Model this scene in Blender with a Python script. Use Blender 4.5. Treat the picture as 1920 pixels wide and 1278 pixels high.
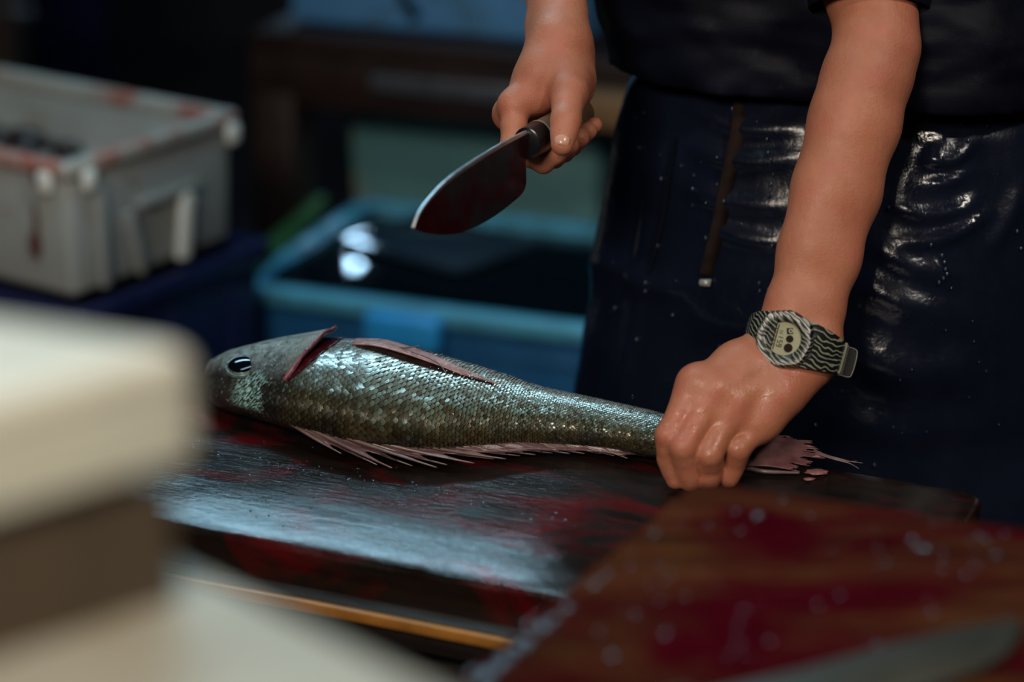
import bpy, bmesh, math, random
import numpy as np
from mathutils import Vector, Matrix, noise as mnoise

random.seed(7); rng = np.random.default_rng(7)
S = bpy.context.scene
COL = S.collection
for o in list(bpy.data.objects): bpy.data.objects.remove(o)

# ------------------------------------------------------------------ camera
FPX = 85.0/36.0*1920.0
CZ = 1.637; PITCH = math.radians(20)
sp, cp = math.sin(PITCH), math.cos(PITCH)
FW = np.array([0, cp, -sp]); RT = np.array([1.0, 0, 0]); UP = np.array([0, sp, cp]); CC = np.array([0, 0, CZ])
def P(x, y, d): return CC + d*(FW + (x-960)/FPX*RT - (y-639)/FPX*UP)
def Pz(x, y, z): return P(x, y, (CZ-z)/(sp+(y-639)/FPX*cp))
def proj(p):
    q = np.asarray(p, float)-CC; d = q@FW
    return 960+FPX*(q@RT)/d, 639-FPX*(q@UP)/d, d

cam = bpy.data.cameras.new('camera'); camo = bpy.data.objects.new('camera', cam); COL.objects.link(camo)
camo.location = (0, 0, CZ); camo.rotation_euler = (math.pi/2-PITCH, 0, 0)
cam.lens = 85; cam.sensor_width = 36; cam.clip_start = .05; cam.clip_end = 50
cam.dof.use_dof = True; cam.dof.focus_distance = 2.02; cam.dof.aperture_fstop = 2.2
S.camera = camo

# ------------------------------------------------------------------ world, lamps, exposure
w = bpy.data.worlds.new('world'); S.world = w; w.use_nodes = True
bg = w.node_tree.nodes['Background']; bg.inputs[0].default_value = (.10, .16, .34, 1); bg.inputs[1].default_value = .012
def area(name, loc, target, sx, sy, power, color, spread=180):
    l = bpy.data.lights.new(name, 'AREA'); l.shape = 'RECTANGLE'; l.size = sx; l.size_y = sy
    l.energy = power; l.color = color; l.spread = math.radians(spread)
    o = bpy.data.objects.new(name, l); COL.objects.link(o); o.location = loc
    o.rotation_euler = (Vector(target)-Vector(loc)).to_track_quat('-Z', 'Y').to_euler()
    return o
area('stall_lamp', (-.80, -.35, 2.45), (.10, 1.75, .95), .9, .5, 25, (1.0, .87, .74), 120)
area('stall_lamp_right', (1.15, .55, 2.75), (.35, 2.0, 1.0), .22, .22, 6, (1.0, .92, .82), 90)
area('aisle_tube', (-.25, 2.15, 2.95), (-.1, 1.9, .85), 1.3, .16, 12, (.50, .84, 1.0), 130)
area('rear_tube', (-.80, 3.95, 3.20), (-.30, 1.8, .85), 1.2, .20, 11, (.45, .80, 1.0), 90)
S.view_settings.view_transform = 'Standard'; S.view_settings.look = 'None'
S.view_settings.exposure = -0.30; S.view_settings.gamma = 1.0; S.view_settings.use_curve_mapping = False

# ------------------------------------------------------------------ helpers
def link(name, me, m=None, parent=None, smooth=True):
    o = bpy.data.objects.new(name, me); COL.objects.link(o)
    if m:
        me.materials.clear(); me.materials.append(m)
    if parent: o.parent = parent
    if smooth and len(me.polygons):
        me.polygons.foreach_set('use_smooth', np.ones(len(me.polygons), bool))
    return o
def from_np(name, V, F, m=None, parent=None, smooth=True):
    me = bpy.data.meshes.new(name); me.from_pydata([tuple(map(float, v)) for v in V], [], [tuple(map(int, f)) for f in F]); me.update()
    return link(name, me, m, parent, smooth)
def from_bm(name, bm, m=None, parent=None, smooth=False):
    bmesh.ops.recalc_face_normals(bm, faces=bm.faces)
    me = bpy.data.meshes.new(name); bm.to_mesh(me); bm.free(); return link(name, me, m, parent, smooth)
def tag(o, label=None, cat=None, group=None, kind=None):
    if label: o['label'] = label
    if cat: o['category'] = cat
    if group: o['group'] = group
    if kind: o['kind'] = kind
    return o
def thing(name, label, cat, loc=(0, 0, 0), rz=0, group=None):
    o = bpy.data.objects.new(name, None); COL.objects.link(o); o.location = loc; o.rotation_euler = (0, 0, rz)
    o.empty_display_size = .05
    return tag(o, label, cat, group)
def add_box(bm, sx, sy, sz, loc=(0, 0, 0), bev=0.0, seg=2, rot=None):
    r = bmesh.ops.create_cube(bm, size=1); vs = r['verts']
    M = Matrix.Translation(loc) @ (rot.to_4x4() if rot else Matrix()) @ Matrix.Diagonal((sx, sy, sz, 1))
    bmesh.ops.transform(bm, matrix=M, verts=vs)
    if bev > 0:
        es = list({e for v in vs for e in v.link_edges})
        bmesh.ops.bevel(bm, geom=es, offset=bev, segments=seg, profile=.5, affect='EDGES')
def box(name, sx, sy, sz, loc, m, parent=None, bev=.003, seg=2, rot=None):
    bm = bmesh.new(); add_box(bm, sx, sy, sz, loc, bev, seg, rot); o = from_bm(name, bm, m, parent)
    shade_auto(o); return o
def shade_auto(o, ang=40):
    me = o.data
    me.polygons.foreach_set('use_smooth', np.ones(len(me.polygons), bool))
    bm = bmesh.new(); bm.from_mesh(me); a = math.radians(ang)
    for e in bm.edges:
        if len(e.link_faces) == 2 and e.calc_face_angle(0) > a: e.smooth = False
    bm.to_mesh(me); bm.free()
def tube_np(pts, rad, n=10, flat=1.0, cap=True):
    pts = np.asarray(pts, float); m = len(pts); rad = np.broadcast_to(np.asarray(rad, float), (m,))
    V = []; F = []
    t = np.gradient(pts, axis=0); t /= np.linalg.norm(t, axis=1)[:, None]+1e-12
    ref = np.array([0, 0, 1.0]) if abs(t[0][2]) < .9 else np.array([1.0, 0, 0])
    u = np.cross(t[0], ref); u /= np.linalg.norm(u)
    for i in range(m):
        u = u-t[i]*(u@t[i]); u /= np.linalg.norm(u); v = np.cross(t[i], u)
        for k in range(n):
            a = 2*math.pi*k/n
            V.append(pts[i]+rad[i]*(math.cos(a)*u+flat*math.sin(a)*v))
    for i in range(m-1):
        for k in range(n):
            F.append((i*n+k, i*n+(k+1) % n, (i+1)*n+(k+1) % n, (i+1)*n+k))
    if cap:
        F.append(tuple(range(n))[::-1]); F.append(tuple(range((m-1)*n, m*n)))
    return V, F
def merge(parts):
    V = []; F = []
    for v, f in parts:
        b = len(V); V += list(v); F += [tuple(i+b for i in x) for x in f]
    return V, F
def spline(pts, n):
    pts = np.asarray(pts, float); k = len(pts)
    t = np.linspace(0, k-1, n); out = []
    for x in t:
        i = min(int(x), k-2); f = x-i
        p0 = pts[max(i-1, 0)]; p1 = pts[i]; p2 = pts[i+1]; p3 = pts[min(i+2, k-1)]
        out.append(.5*((2*p1)+(-p0+p2)*f+(2*p0-5*p1+4*p2-p3)*f*f+(-p0+3*p1-3*p2+p3)*f**3))
    return np.array(out)
def fbm(p, sc, oct=3): return mnoise.fractal(Vector(p)*sc, 1.0, 2.0, oct)

# ---- materials
class NT:
    def __init__(s, name):
        s.m = bpy.data.materials.new(name); s.m.use_nodes = True; s.t = s.m.node_tree
        s.b = s.t.nodes['Principled BSDF']
    def n(s, typ, **kw):
        nd = s.t.nodes.new(typ)
        for k, v in kw.items():
            if k.startswith('i_'): nd.inputs[k[2:].replace('_', ' ')].default_value = v
            else: setattr(nd, k, v)
        return nd
    def l(s, a, b): s.t.links.new(a, b)
    def set(s, **kw):
        for k, v in kw.items(): s.b.inputs[k.replace('_', ' ')].default_value = v
    def coord(s, kind='Object', scale=(1, 1, 1)):
        tc = s.n('ShaderNodeTexCoord'); mp = s.n('ShaderNodeMapping'); mp.inputs['Scale'].default_value = scale
        s.l(tc.outputs[kind], mp.inputs['Vector']); return mp.outputs[0]
    def noise(s, vec, scale, detail=4, rough=.55, dist=0):
        nd = s.n('ShaderNodeTexNoise'); nd.inputs['Scale'].default_value = scale; nd.inputs['Detail'].default_value = detail
        nd.inputs['Roughness'].default_value = rough; nd.inputs['Distortion'].default_value = dist
        s.l(vec, nd.inputs['Vector']); return nd.outputs['Fac']
    def ramp(s, fac, stops):
        r = s.n('ShaderNodeValToRGB'); e = r.color_ramp.elements
        while len(e) < len(stops): e.new(.5)
        for i, (p, c) in enumerate(stops):
            e[i].position = p
            c = (c, c, c) if isinstance(c, (int, float)) else c
            e[i].color = (*c[:3], 1)
        s.l(fac, r.inputs[0]); return r.outputs[0]
    def mix(s, fac, a, b, mode='MIX'):
        x = s.n('ShaderNodeMix'); x.data_type = 'RGBA'; x.blend_type = mode
        for ii, v in ((0, fac), (6, a), (7, b)):
            sock = x.inputs[ii]
            if hasattr(v, 'links'): s.l(v, sock)
            elif ii == 0: sock.default_value = v
            else: sock.default_value = (*v[:3], 1) if not isinstance(v, (int, float)) else (v, v, v, 1)
        return x.outputs[2]
    def math(s, op, a, b=None):
        x = s.n('ShaderNodeMath'); x.operation = op
        for sock, v in zip(x.inputs, (a, b)):
            if v is None: continue
            if hasattr(v, 'links'): s.l(v, sock)
            else: sock.default_value = v
        return x.outputs[0]
    def bump(s, h, strength=.3, dist=.002):
        b = s.n('ShaderNodeBump'); b.inputs['Strength'].default_value = strength; b.inputs['Distance'].default_value = dist
        s.l(h, b.inputs['Height']); s.l(b.outputs[0], s.b.inputs['Normal']); return b
    def col(s, c): s.l(c, s.b.inputs['Base Color'])
    def rough(s, c): s.l(c, s.b.inputs['Roughness'])
def simple(name, c, rough=.5, metal=0.0, var=.25, scale=30, bump=.0, bscale=80, spec=.5, coat=0):
    t = NT(name); t.set(Roughness=rough, Metallic=metal, Specular_IOR_Level=spec, Coat_Weight=coat, Coat_Roughness=.1)
    v = t.coord(); f = t.noise(v, scale, 4)
    t.col(t.ramp(f, [(.3, tuple(x*(1-var) for x in c)), (.7, tuple(min(1, x*(1+var)) for x in c))]))
    if bump: t.bump(t.noise(v, bscale, 5), bump, .003)
    return t.m
def stained(name, base, stains, rough=.6, bump=.1, scale=9):
    """plain surface with irregular dirt / blood stains (list of colour, amount, noise scale)"""
    t = NT(name); t.set(Roughness=rough); v = t.coord()
    c = t.ramp(t.noise(v, scale, 5), [(.3, tuple(x*.82 for x in base)), (.7, base)])
    for i, (sc, amt, ns) in enumerate(stains):
        mp = t.n('ShaderNodeMapping'); mp.inputs['Location'].default_value = (3.1*i+1.7, 5.3*i, 1.3*i); t.l(v, mp.inputs[0])
        k = t.ramp(t.noise(mp.outputs[0], ns, 5, .6, .5), [(1-amt-.06, 0.), (1-amt+.05, 1.)])
        c = t.mix(k, c, sc)
    t.col(c)
    if bump: t.bump(t.noise(v, 120, 4), bump, .002)
    return t.m

def wet_wood(name, dark, light, blood, blood_amt, blood_scale, rough_lo, rough_hi, bump=.5, spec=.55):
    t = NT(name); v = t.coord('Object', (1, 1, 1)); vg = t.coord('Object', (5, 60, 60)); vl = t.coord('Object', (3, 14, 14))
    g = t.noise(vg, 1.0, 6, .6, .4)
    c = t.ramp(g, [(.3, dark), (.72, light)])
    k = t.ramp(t.noise(t.coord('Object', (1.0, 2.2, 1)), blood_scale, 6, .62, .7), [(1-blood_amt-.10, 0.), (1-blood_amt+.12, 1.)])
    k2 = t.noise(v, blood_scale*4, 5)
    bl = t.mix(k2, tuple(x*.35 for x in blood), blood)
    t.col(t.mix(k, c, bl))
    wn = t.noise(vl, 2.2, 6, .65)
    t.rough(t.ramp(wn, [(.35, rough_lo), (.68, rough_hi)]))
    t.set(Specular_IOR_Level=spec)
    h = t.math('ADD', t.math('MULTIPLY', g, .6), t.math('MULTIPLY', t.noise(t.coord('Object', (45, 120, 120)), 1.6, 5, .72), .6))
    t.bump(h, bump, .0022)
    return t.m

M = {}
M['board'] = wet_wood('wet_board', (.004, .0025, .002), (.014, .008, .006), (.13, .002, .005), .40, 8, .11, .30, .38)
M['block'] = wet_wood('worn_block', (.012, .005, .004), (.088, .030, .011), (.056, .002, .006), .50, 6.5, .42, .66, .22, .0)
M['table'] = wet_wood('table_wood', (.006, .004, .003), (.022, .014, .010), (.03, .004, .004), .2, 6, .3, .6, .5)
M['bgwood'] = simple('old_red_brown_wood', (.018, .0075, .006), .5, var=.5, scale=8, bump=.3)
M['palewood'] = simple('pale_brown_wood', (.16, .085, .035), .55, var=.3, scale=12, bump=.2)
M['yellow'] = simple('ochre_edging', (.30, .125, .022), .35, var=.35, scale=25, bump=.2, bscale=160)
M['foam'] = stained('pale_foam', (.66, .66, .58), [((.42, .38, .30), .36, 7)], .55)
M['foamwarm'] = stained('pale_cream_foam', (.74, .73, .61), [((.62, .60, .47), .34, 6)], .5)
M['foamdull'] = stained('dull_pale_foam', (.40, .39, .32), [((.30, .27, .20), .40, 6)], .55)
M['carton'] = simple('brown_carton', (.085, .060, .036), .7, var=.25, scale=14)
M['crate'] = stained('stained_white_plastic', (.39, .42, .41), [((.28, .26, .21), .36, 8), ((.22, .06, .05), .30, 11)], .42)
M['crateknob'] = simple('white_plastic', (.75, .77, .72), .4, var=.08)
M['bloodrim'] = stained('blood_smeared_white_plastic', (.46, .46, .42), [((.40, .15, .12), .47, 12)], .4)
M['tub'] = simple('blue_plastic', (.014, .10, .25), .35, var=.2, scale=12)
M['tubrim'] = simple('toplit_blue_plastic', (.075, .33, .48), .4, var=.35, scale=14)  # rim paler than the tub: cool top light put into the colour
M['lug'] = simple('bright_blue_plastic', (.02, .31, .72), .4, var=.12, scale=12)
M['navy'] = simple('navy_plastic', (.008, .012, .06), .4, var=.2)
M['bluefoam'] = stained('pale_blue_foam', (.085, .26, .52), [((.06, .14, .20), .36, 6)], .5)
M['teal'] = stained('pale_teal_foam', (.13, .34, .37), [((.30, .30, .18), .36, 5), ((.16, .26, .28), .32, 4)], .5)
M['ink'] = simple('black_ink', (.003, .004, .007), .8, spec=.05)
M['green'] = simple('green_webbing', (.016, .075, .018), .5, var=.3)
M['gmetal'] = simple('grey_metal', (.12, .13, .15), .4, .6, var=.25)
M['wall'] = simple('dark_wall', (.006, .006, .010), .8, var=.3, scale=3)
M['floor'] = simple('wet_concrete', (.020, .020, .024), .35, var=.4, scale=4, bump=.2, bscale=30)
M['tarp'] = simple('blue_tarp', (.008, .016, .085), .5, var=.3, scale=6, bump=.2, bscale=12)
M['post'] = simple('brown_post', (.045, .028, .020), .6, var=.3)
# water
t = NT('dark_water'); t.set(Base_Color=(.002, .006, .010, 1), Roughness=.03, Specular_IOR_Level=.7); t.bump(t.noise(t.coord(), 9, 2), .03, .01); M['water'] = t.m
# lamp glass
t = NT('lamp_glass'); t.set(Emission_Color=(.42, .72, 1, 1), Emission_Strength=65, Base_Color=(.5, .5, .5, 1)); M['lamp'] = t.m

# ------------------------------------------------------------------ room shell
def structure(name, sx, sy, sz, loc, m, label):
    return tag(box(name, sx, sy, sz, loc, m, None, .0), label, None, None, 'structure')
structure('floor', 7, 10, .1, (0, 2.2, -.05), M['floor'], 'dark wet concrete floor of the fish market')
structure('ceiling', 7, 10, .1, (0, 2.2, 3.45), M['wall'], 'dark ceiling above the stall')
structure('wall_back', 7, .1, 3.4, (0, 7.15, 1.7), M['wall'], 'dark back wall of the stall')
structure('wall_left', .1, 9.8, 3.4, (-3.45, 2.2, 1.7), M['wall'], 'dark side wall left of the stall')
structure('wall_right', .1, 9.8, 3.4, (3.45, 2.2, 1.7), M['wall'], 'dark side wall right of the stall')
structure('wall_front', 7, .1, 3.4, (0, -2.75, 1.7), M['wall'], 'dark wall behind the viewer')

# scene directions: U runs along the benches (right end nearer), W runs away from the viewer
YAW = math.radians(-23); Uv = np.array([math.cos(YAW), math.sin(YAW), 0]); Wv = np.array([-math.sin(YAW), math.cos(YAW), 0]); Zv = np.array([0, 0, 1.0])

# ------------------------------------------------------------------ large structure: benches, stands
def prism(name, poly, z0, z1, m, parent=None, bev=.004, seg=3, top_div=0):
    """solid with the given plan outline (counter-clockwise), rounded edges"""
    bm = bmesh.new(); n = len(poly)
    b = [bm.verts.new((p[0], p[1], z0)) for p in poly]; t_ = [bm.verts.new((p[0], p[1], z1)) for p in poly]
    bm.faces.new(b[::-1]); bm.faces.new(t_)
    for i in range(n): bm.faces.new((b[i], b[(i+1) % n], t_[(i+1) % n], t_[i]))
    if bev: bmesh.ops.bevel(bm, geom=list(bm.edges), offset=bev, segments=seg, profile=.5, affect='EDGES')
    o = from_bm(name, bm, m, parent); shade_auto(o, 50); return o
def loc_frame(origin, yaw):
    return Matrix.Translation(origin) @ Matrix.Rotation(yaw, 4, 'Z')

# workbench that carries the long cutting board (local x along U, y along W)
BF = Uv*(-.85)+Wv*1.662                      # plan centre of the board
wb = thing('workbench', 'dark wet wooden workbench with an ochre edging strip, under the long cutting board', 'workbench', (BF[0], BF[1], 0), YAW)
box('bench_top', 1.06, .335, .022, (0, 0, .793), M['table'], wb, .002)
box('edging_strip', 1.06, .006, .0095, (0, -.1705, .8050), M['yellow'], wb, .0015)
box('bench_panel', 1.04, .30, .09, (0, .005, .735), M['table'], wb, .003)
for sx in (-1, 1):
    for sy in (-1, 1): box('leg', .06, .06, .69, (sx*.47, sy*.12, .345), M['table'], wb, .004)
box('edging_bed', 1.06, .331, .0055, (0, 0, .80675), M['table'], wb, .001)

def worn_board(name, L, Wd, T, m, parent, rc=.02, bev=.006, wob=.0012):
    """thick board with rounded corners and a slightly hollowed, dented top; local origin at the centre of its underside"""
    pts = []
    for cx, cy, a0 in ((1, 1, 0), (-1, 1, 90), (-1, -1, 180), (1, -1, 270)):
        for k in range(5):
            a = math.radians(a0+22.5*k); pts.append((cx*(L/2-rc)+rc*math.cos(a), cy*(Wd/2-rc)+rc*math.sin(a)))
    bm = bmesh.new()
    b = [bm.verts.new((x, y, 0)) for x, y in pts]; n = len(pts)
    rings = [b]
    prof = [(0, .0), (0, T-bev), (bev*.3, T-bev*.3), (bev, T)] + [(bev+i*.012, T) for i in range(1, 8)]
    for ins, z in prof[1:]:
        fx = (L/2-ins)/(L/2); fy = (Wd/2-ins)/(Wd/2)
        rings.append([bm.verts.new((x*fx, y*fy, z)) for x, y in pts])
    bm.faces.new(b[::-1])
    for r0, r1 in zip(rings, rings[1:]):
        for i in range(n): bm.faces.new((r0[i], r0[(i+1) % n], r1[(i+1) % n], r1[i]))
    bm.faces.new(rings[-1])
    long = [e for e in bm.edges if e.calc_length() > .2 and len(e.link_faces) == 2]
    bmesh.ops.subdivide_edges(bm, edges=long, cuts=40, use_grid_fill=True)
    bmesh.ops.triangulate(bm, faces=[f for f in bm.faces if len(f.verts) > 4])
    for v in bm.verts:
        if v.co.z > T*.5:
            fr_ = max(0, (-v.co.y-(Wd/2-.080))/.080); v.co.z -= .0088*fr_**1.8
            k = fbm(v.co, 22, 3); v.co.z += wob*k; 
            e = fbm(v.co+Vector((3, 1, 0)), 35, 3)*wob*1.3; v.co.y += e
    return_o = from_bm(name, bm, m, parent); shade_auto(return_o, 45); return return_o
cb = thing('cutting_board', 'long dark wet cutting board smeared with blood, under the fish', 'cutting board', (BF[0], BF[1], .8098), YAW)
worn_board('board', 1.0, .30, .0402, M['board'], cb)

# near block on its own stand
A = np.array([.121, 1.484]); e1 = np.array([math.cos(math.radians(-20.5)), math.sin(math.radians(-20.5))]); e2 = np.array([math.cos(math.radians(-118.5)), math.sin(math.radians(-118.5))])
def poly_prism_rounded(name, P4, z0, z1, m, parent=None, rc=.012, bev=.008):
    out = []
    n = len(P4)
    for i in range(n):
        p = np.array(P4[i]); a = np.array(P4[i-1])-p; b = np.array(P4[(i+1) % n])-p
        a /= np.linalg.norm(a); b /= np.linalg.norm(b)
        for t_ in np.linspace(0, 1, 5):
            q = p+a*rc*(1-t_)**2+b*rc*t_**2; out.append(q)
    bm = bmesh.new(); n = len(out); cen = np.mean(P4, axis=0); rad = np.mean([np.linalg.norm(q-cen) for q in out])
    rings = []
    for ins, z in ((0, z0), (0, z1-bev), (bev*.13, z1-bev*.5), (bev*.5, z1-bev*.13), (bev, z1)):
        k = 1-ins/rad; rings.append([bm.verts.new((*(cen+(q-cen)*k), z)) for q in out])
    bm.faces.new(rings[0][::-1])
    for r0, r1 in zip(rings, rings[1:]):
        for i in range(n): bm.faces.new((r0[i], r0[(i+1) % n], r1[(i+1) % n], r1[i]))
    bm.faces.new(rings[-1])
    o = from_bm(name, bm, m, parent); shade_auto(o, 50); return o
def quad(Apt, l1, l2): return [Apt, Apt+e2*l2, Apt+e2*l2+e1*l1, Apt+e1*l1]
nb = thing('chopping_block', 'thick reddish brown chopping block smeared with blood, nearest to the viewer', 'chopping block', (A[0], A[1], .86))
def rel(pl, o): return [np.array(p)-np.array(o.location[:2]) for p in pl]
poly_prism_rounded('block', rel(quad(A, .50, .40), nb), 0, .14, M['block'], nb, .014, .010)
st = thing('block_stand', 'dark wooden stand under the near chopping block', 'stand', (A[0], A[1], 0))
A2 = A+e1*.03+e2*.03
poly_prism_rounded('stand_top', rel(quad(A2, .44, .34), st), .82, .86, M['table'], st, .008, .004)
for a_, b_ in ((.03, .03), (.36, .03), (.03, .27), (.36, .27)):
    q = A2+e1*a_+e2*b_; poly_prism_rounded('leg', rel(quad(q, .05, .05), st), 0, .82, M['table'], st, .004, .003)

# near stack of pale boxes at the left
def plan(px, py, z): return Pz(px, py, z)[:2]
zA0, zA1, zB0 = 1.268, 1.338, 1.205
R = plan(392, 845, zA0); fdir = plan(0, 958, zA0)-R; fdir /= np.linalg.norm(fdir)
zA1 = min(np.linspace(zA0+.02, zA0+.14, 400), key=lambda z: abs(proj((*R, z))[1]-648))
bdir = plan(0, 590, zA1)-R; bdir /= np.linalg.norm(bdir)
nfb = thing('foam_box', 'pale cream foam box on top of the blurred stack beside the fish head', 'box', (R[0], R[1], zA0))
PA = [R, R+bdir*.30, R+bdir*.30+fdir*.30, R+fdir*.30]
poly_prism_rounded('box_body', rel(PA, nfb), 0, (zA1-zA0)*.72, M['foamwarm'], nfb, .012, .004)
PL = [p+(p-np.mean(PA, axis=0))*.004 for p in PA]
poly_prism_rounded('lid', rel(PL, nfb), (zA1-zA0)*.72, zA1-zA0, M['foamwarm'], nfb, .014, .008)
nct = thing('carton', 'brown carton between two pale boxes in the blurred stack', 'box', (R[0], R[1], zB0))
PB = [p+(np.mean(PA, axis=0)-p)*.05 for p in PA]
poly_prism_rounded('carton_body', rel(PB, nct), 0, .05, M['carton'], nct, .006, .003)
poly_prism_rounded('carton_flap', rel([p+(np.mean(PA, axis=0)-p)*.10 for p in PA], nct), .05, zA0-zB0, M['carton'], nct, .006, .003)
E1 = plan(330, 1052, zB0); E2 = plan(800, 1285, zB0); ed = (E2-E1)/np.linalg.norm(E2-E1); en = np.array([ed[1], -ed[0]])
if en[0] > 0: en = -en
nlb = thing('foam_box', 'wide pale foam box at the bottom of the blurred stack', 'box', (E1[0], E1[1], .86))
PC = [E1-ed*.12, E1-ed*.12+en*.42, E1+ed*.30+en*.42, E1+ed*.30]
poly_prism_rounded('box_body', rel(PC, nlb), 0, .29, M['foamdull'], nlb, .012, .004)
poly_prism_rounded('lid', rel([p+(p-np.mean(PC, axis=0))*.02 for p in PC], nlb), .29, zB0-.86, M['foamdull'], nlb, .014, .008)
nst = thing('box_stand', 'dark stand under the blurred stack of pale boxes', 'stand', (E1[0], E1[1], 0))
PS = [p+(np.mean(PC, axis=0)-p)*.12 for p in PC]
poly_prism_rounded('stand_top', rel(PS, nst), .82, .86, M['table'], nst, .008, .004)
for p in PS:
    q = p+(np.mean(PC, axis=0)-p)*.22
    o = box('leg', .05, .05, .82, (*(q-np.array(nst.location[:2])), .41), M['table'], nst, .003)

# ------------------------------------------------------------------ things at the back
def open_box(bm, L, Wd, H, t_, base=.012, taper=0.0, bev=.006):
    """open container with real walls: local x in [0,L], y in [0,Wd], z in [0,H]"""
    def ring(ins, z, tp): return [bm.verts.new((x, y, z)) for x, y in ((ins+tp, ins+tp), (L-ins-tp, ins+tp), (L-ins-tp, Wd-ins-tp), (ins+tp, Wd-ins-tp))]
    r = [ring(0, 0, taper), ring(0, H, 0), ring(t_, H, 0), ring(t_, base, taper)]
    bm.faces.new(r[0][::-1])
    for a, b in zip(r, r[1:]):
        for i in range(4): bm.faces.new((a[i], a[(i+1) % 4], b[(i+1) % 4], b[i]))
    bm.faces.new(r[3])
    if bev: bmesh.ops.bevel(bm, geom=list(bm.edges), offset=bev, segments=3, profile=.5, affect='EDGES')
def frame_ring(bm, L, Wd, z0, z1, out, inn, bev=.004):
    def ring(o_, z): return [bm.verts.new((x, y, z)) for x, y in ((-o_, -o_), (L+o_, -o_), (L+o_, Wd+o_), (-o_, Wd+o_))]
    r = [ring(out, z0), ring(out, z1), ring(-inn, z1), ring(-inn, z0)]
    for a, b in zip(r, r[1:]+r[:1]):
        for i in range(4): bm.faces.new((a[i], a[(i+1) % 4], b[(i+1) % 4], b[i]))
    if bev: bmesh.ops.bevel(bm, geom=list(bm.edges), offset=bev, segments=2, profile=.5, affect='EDGES')

# white crate (yaw -34.5: x runs to the near corner, y to the back right)
ncr = Pz(122, 306, .82); cy_ = math.radians(-34.5); CL, CW, CH = .50, .315, .182
cr_o = Vector((ncr[0], ncr[1], 0))-Vector((math.cos(cy_)*CL, math.sin(cy_)*CL, 0))
crate = thing('fish_crate', 'white plastic fish crate smeared with blood, left of the blue tub', 'crate', (cr_o.x, cr_o.y, .82-CH), cy_)
bm = bmesh.new(); open_box(bm, CL, CW, CH-.004, .010, .090, .006, .012); o = from_bm('crate_body', bm, M['crate'], crate); shade_auto(o, 50)
bm = bmesh.new(); frame_ring(bm, CL, CW, CH-.022, CH, .007, .014, .005); o = from_bm('rim', bm, M['bloodrim'], crate); shade_auto(o, 50)
for y in (.03, CW-.012):
    box('corner_lug', .016, .024, .030, (CL+.010, y, CH-.028), M['crateknob'], crate, .009, 3)
box('corner_lug', .024, .014, .030, (CL-.03, -.008, CH-.028), M['crateknob'], crate, .008, 3)
# end panel with a raised frame round the hand hold
box('end_rib', .010, .018, CH-.045, (CL+.003, .055, (CH-.045)/2+.006), M['crate'], crate, .004)
box('hand_hold_roof', .016, .115, .012, (CL+.004, .178, .100), M['crate'], crate, .004)
rb = Matrix.Rotation(math.radians(-9), 3, 'X')
box('hand_hold_rib', .016, .022, .092, (CL+.006, .205, .050), M['crateknob'], crate, .006, 3, rb)
box('hand_hold_rib', .012, .016, .092, (CL+.002, .115, .050), M['crate'], crate, .005, 3, Matrix.Rotation(math.radians(12), 3, 'X'))
M['bloodmark'] = simple('dried_blood', (.13, .035, .03), .4, var=.4, scale=80)
for x, z, rx, rz in ((CL-.062, CH-.118, .010, .018), (CL-.058, CH-.090, .004, .030), (CL-.045, CH-.022, .007, .011), (CL-.155, CH-.05, .012, .030)):
    bm = bmesh.new(); bmesh.ops.create_icosphere(bm, subdivisions=3, radius=1)
    for v in bm.verts: k = 1+.3*fbm(v.co+Vector((x*40, 0, z*30)), 1.5); v.co = Vector((x+v.co.x*rx*k, (-.0078 if z > CH-.03 else -.0002)+v.co.y*.0016, z+v.co.z*rz*k))
    from_bm('blood_smear', bm, M['bloodmark'], crate, True)
# dark scraps inside the crate
V, F = [], []
for k in range(26):
    x = .06+.24*rng.random(); y = CW-.045-.13*rng.random()**1.5; rr = .010+.014*rng.random()
    bm2 = bmesh.new(); bmesh.ops.create_icosphere(bm2, subdivisions=2, radius=1)
    b0 = len(V)
    for v in bm2.verts:
        c = v.co*(1+.25*fbm(v.co+Vector((k, 0, 0)), 1.7)); V.append((x+c.x*rr*1.5, y+c.y*rr, .0905+rr*.56+c.z*rr*.55))
    F += [tuple(b0+v.index for v in f.verts) for f in bm2.faces]; bm2.free()
M['offal'] = simple('dark_wet_offal', (.030, .018, .018), .25, var=.5)
so = from_np('fish_scraps', V, F, M['offal']); so.matrix_world = loc_frame(crate.location, cy_)
tag(so, 'dark wet fish scraps lying in the white crate', 'scraps', None, 'stuff')
# stack under it
def closed_crate(name, label, origin, yaw, L, Wd, H, m, cat='crate', ribs=3, rimm=None, group=None):
    t_ = thing(name, label, cat, origin, yaw, group)
    bm = bmesh.new(); open_box(bm, L, Wd, H, .012, .012, .010, .01); o = from_bm('crate_body', bm, m, t_); shade_auto(o, 50)
    bm = bmesh.new(); frame_ring(bm, L, Wd, H-.03, H+.0, .010, .012, .004); o = from_bm('rim', bm, rimm or m, t_); shade_auto(o, 50)
    for i in range(ribs):
        box('rib', .02, .012, H-.05, (L*(i+.5)/ribs, .004, (H-.05)/2+.01), m, t_, .004)
        box('rib', .012, .02, H-.05, (L-.004, Wd*(i+.5)/ribs, (H-.05)/2+.01), m, t_, .004)
    return t_
cz0 = .82-CH
cdir = Vector((math.cos(cy_), math.sin(cy_), 0)); cdir2 = Vector((-math.sin(cy_), math.cos(cy_), 0))
o1 = cr_o-cdir*.02-cdir2*.01
closed_crate('storage_crate', 'dark blue storage crate directly under the white fish crate', (o1.x, o1.y, cz0-.335), cy_, .54, .35, .333, M['navy'])
closed_crate('storage_crate', 'dark blue storage crate on the floor at the bottom of the left stack', (o1.x, o1.y, 0), cy_, .54, .35, cz0-.337, M['navy'])

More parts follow.
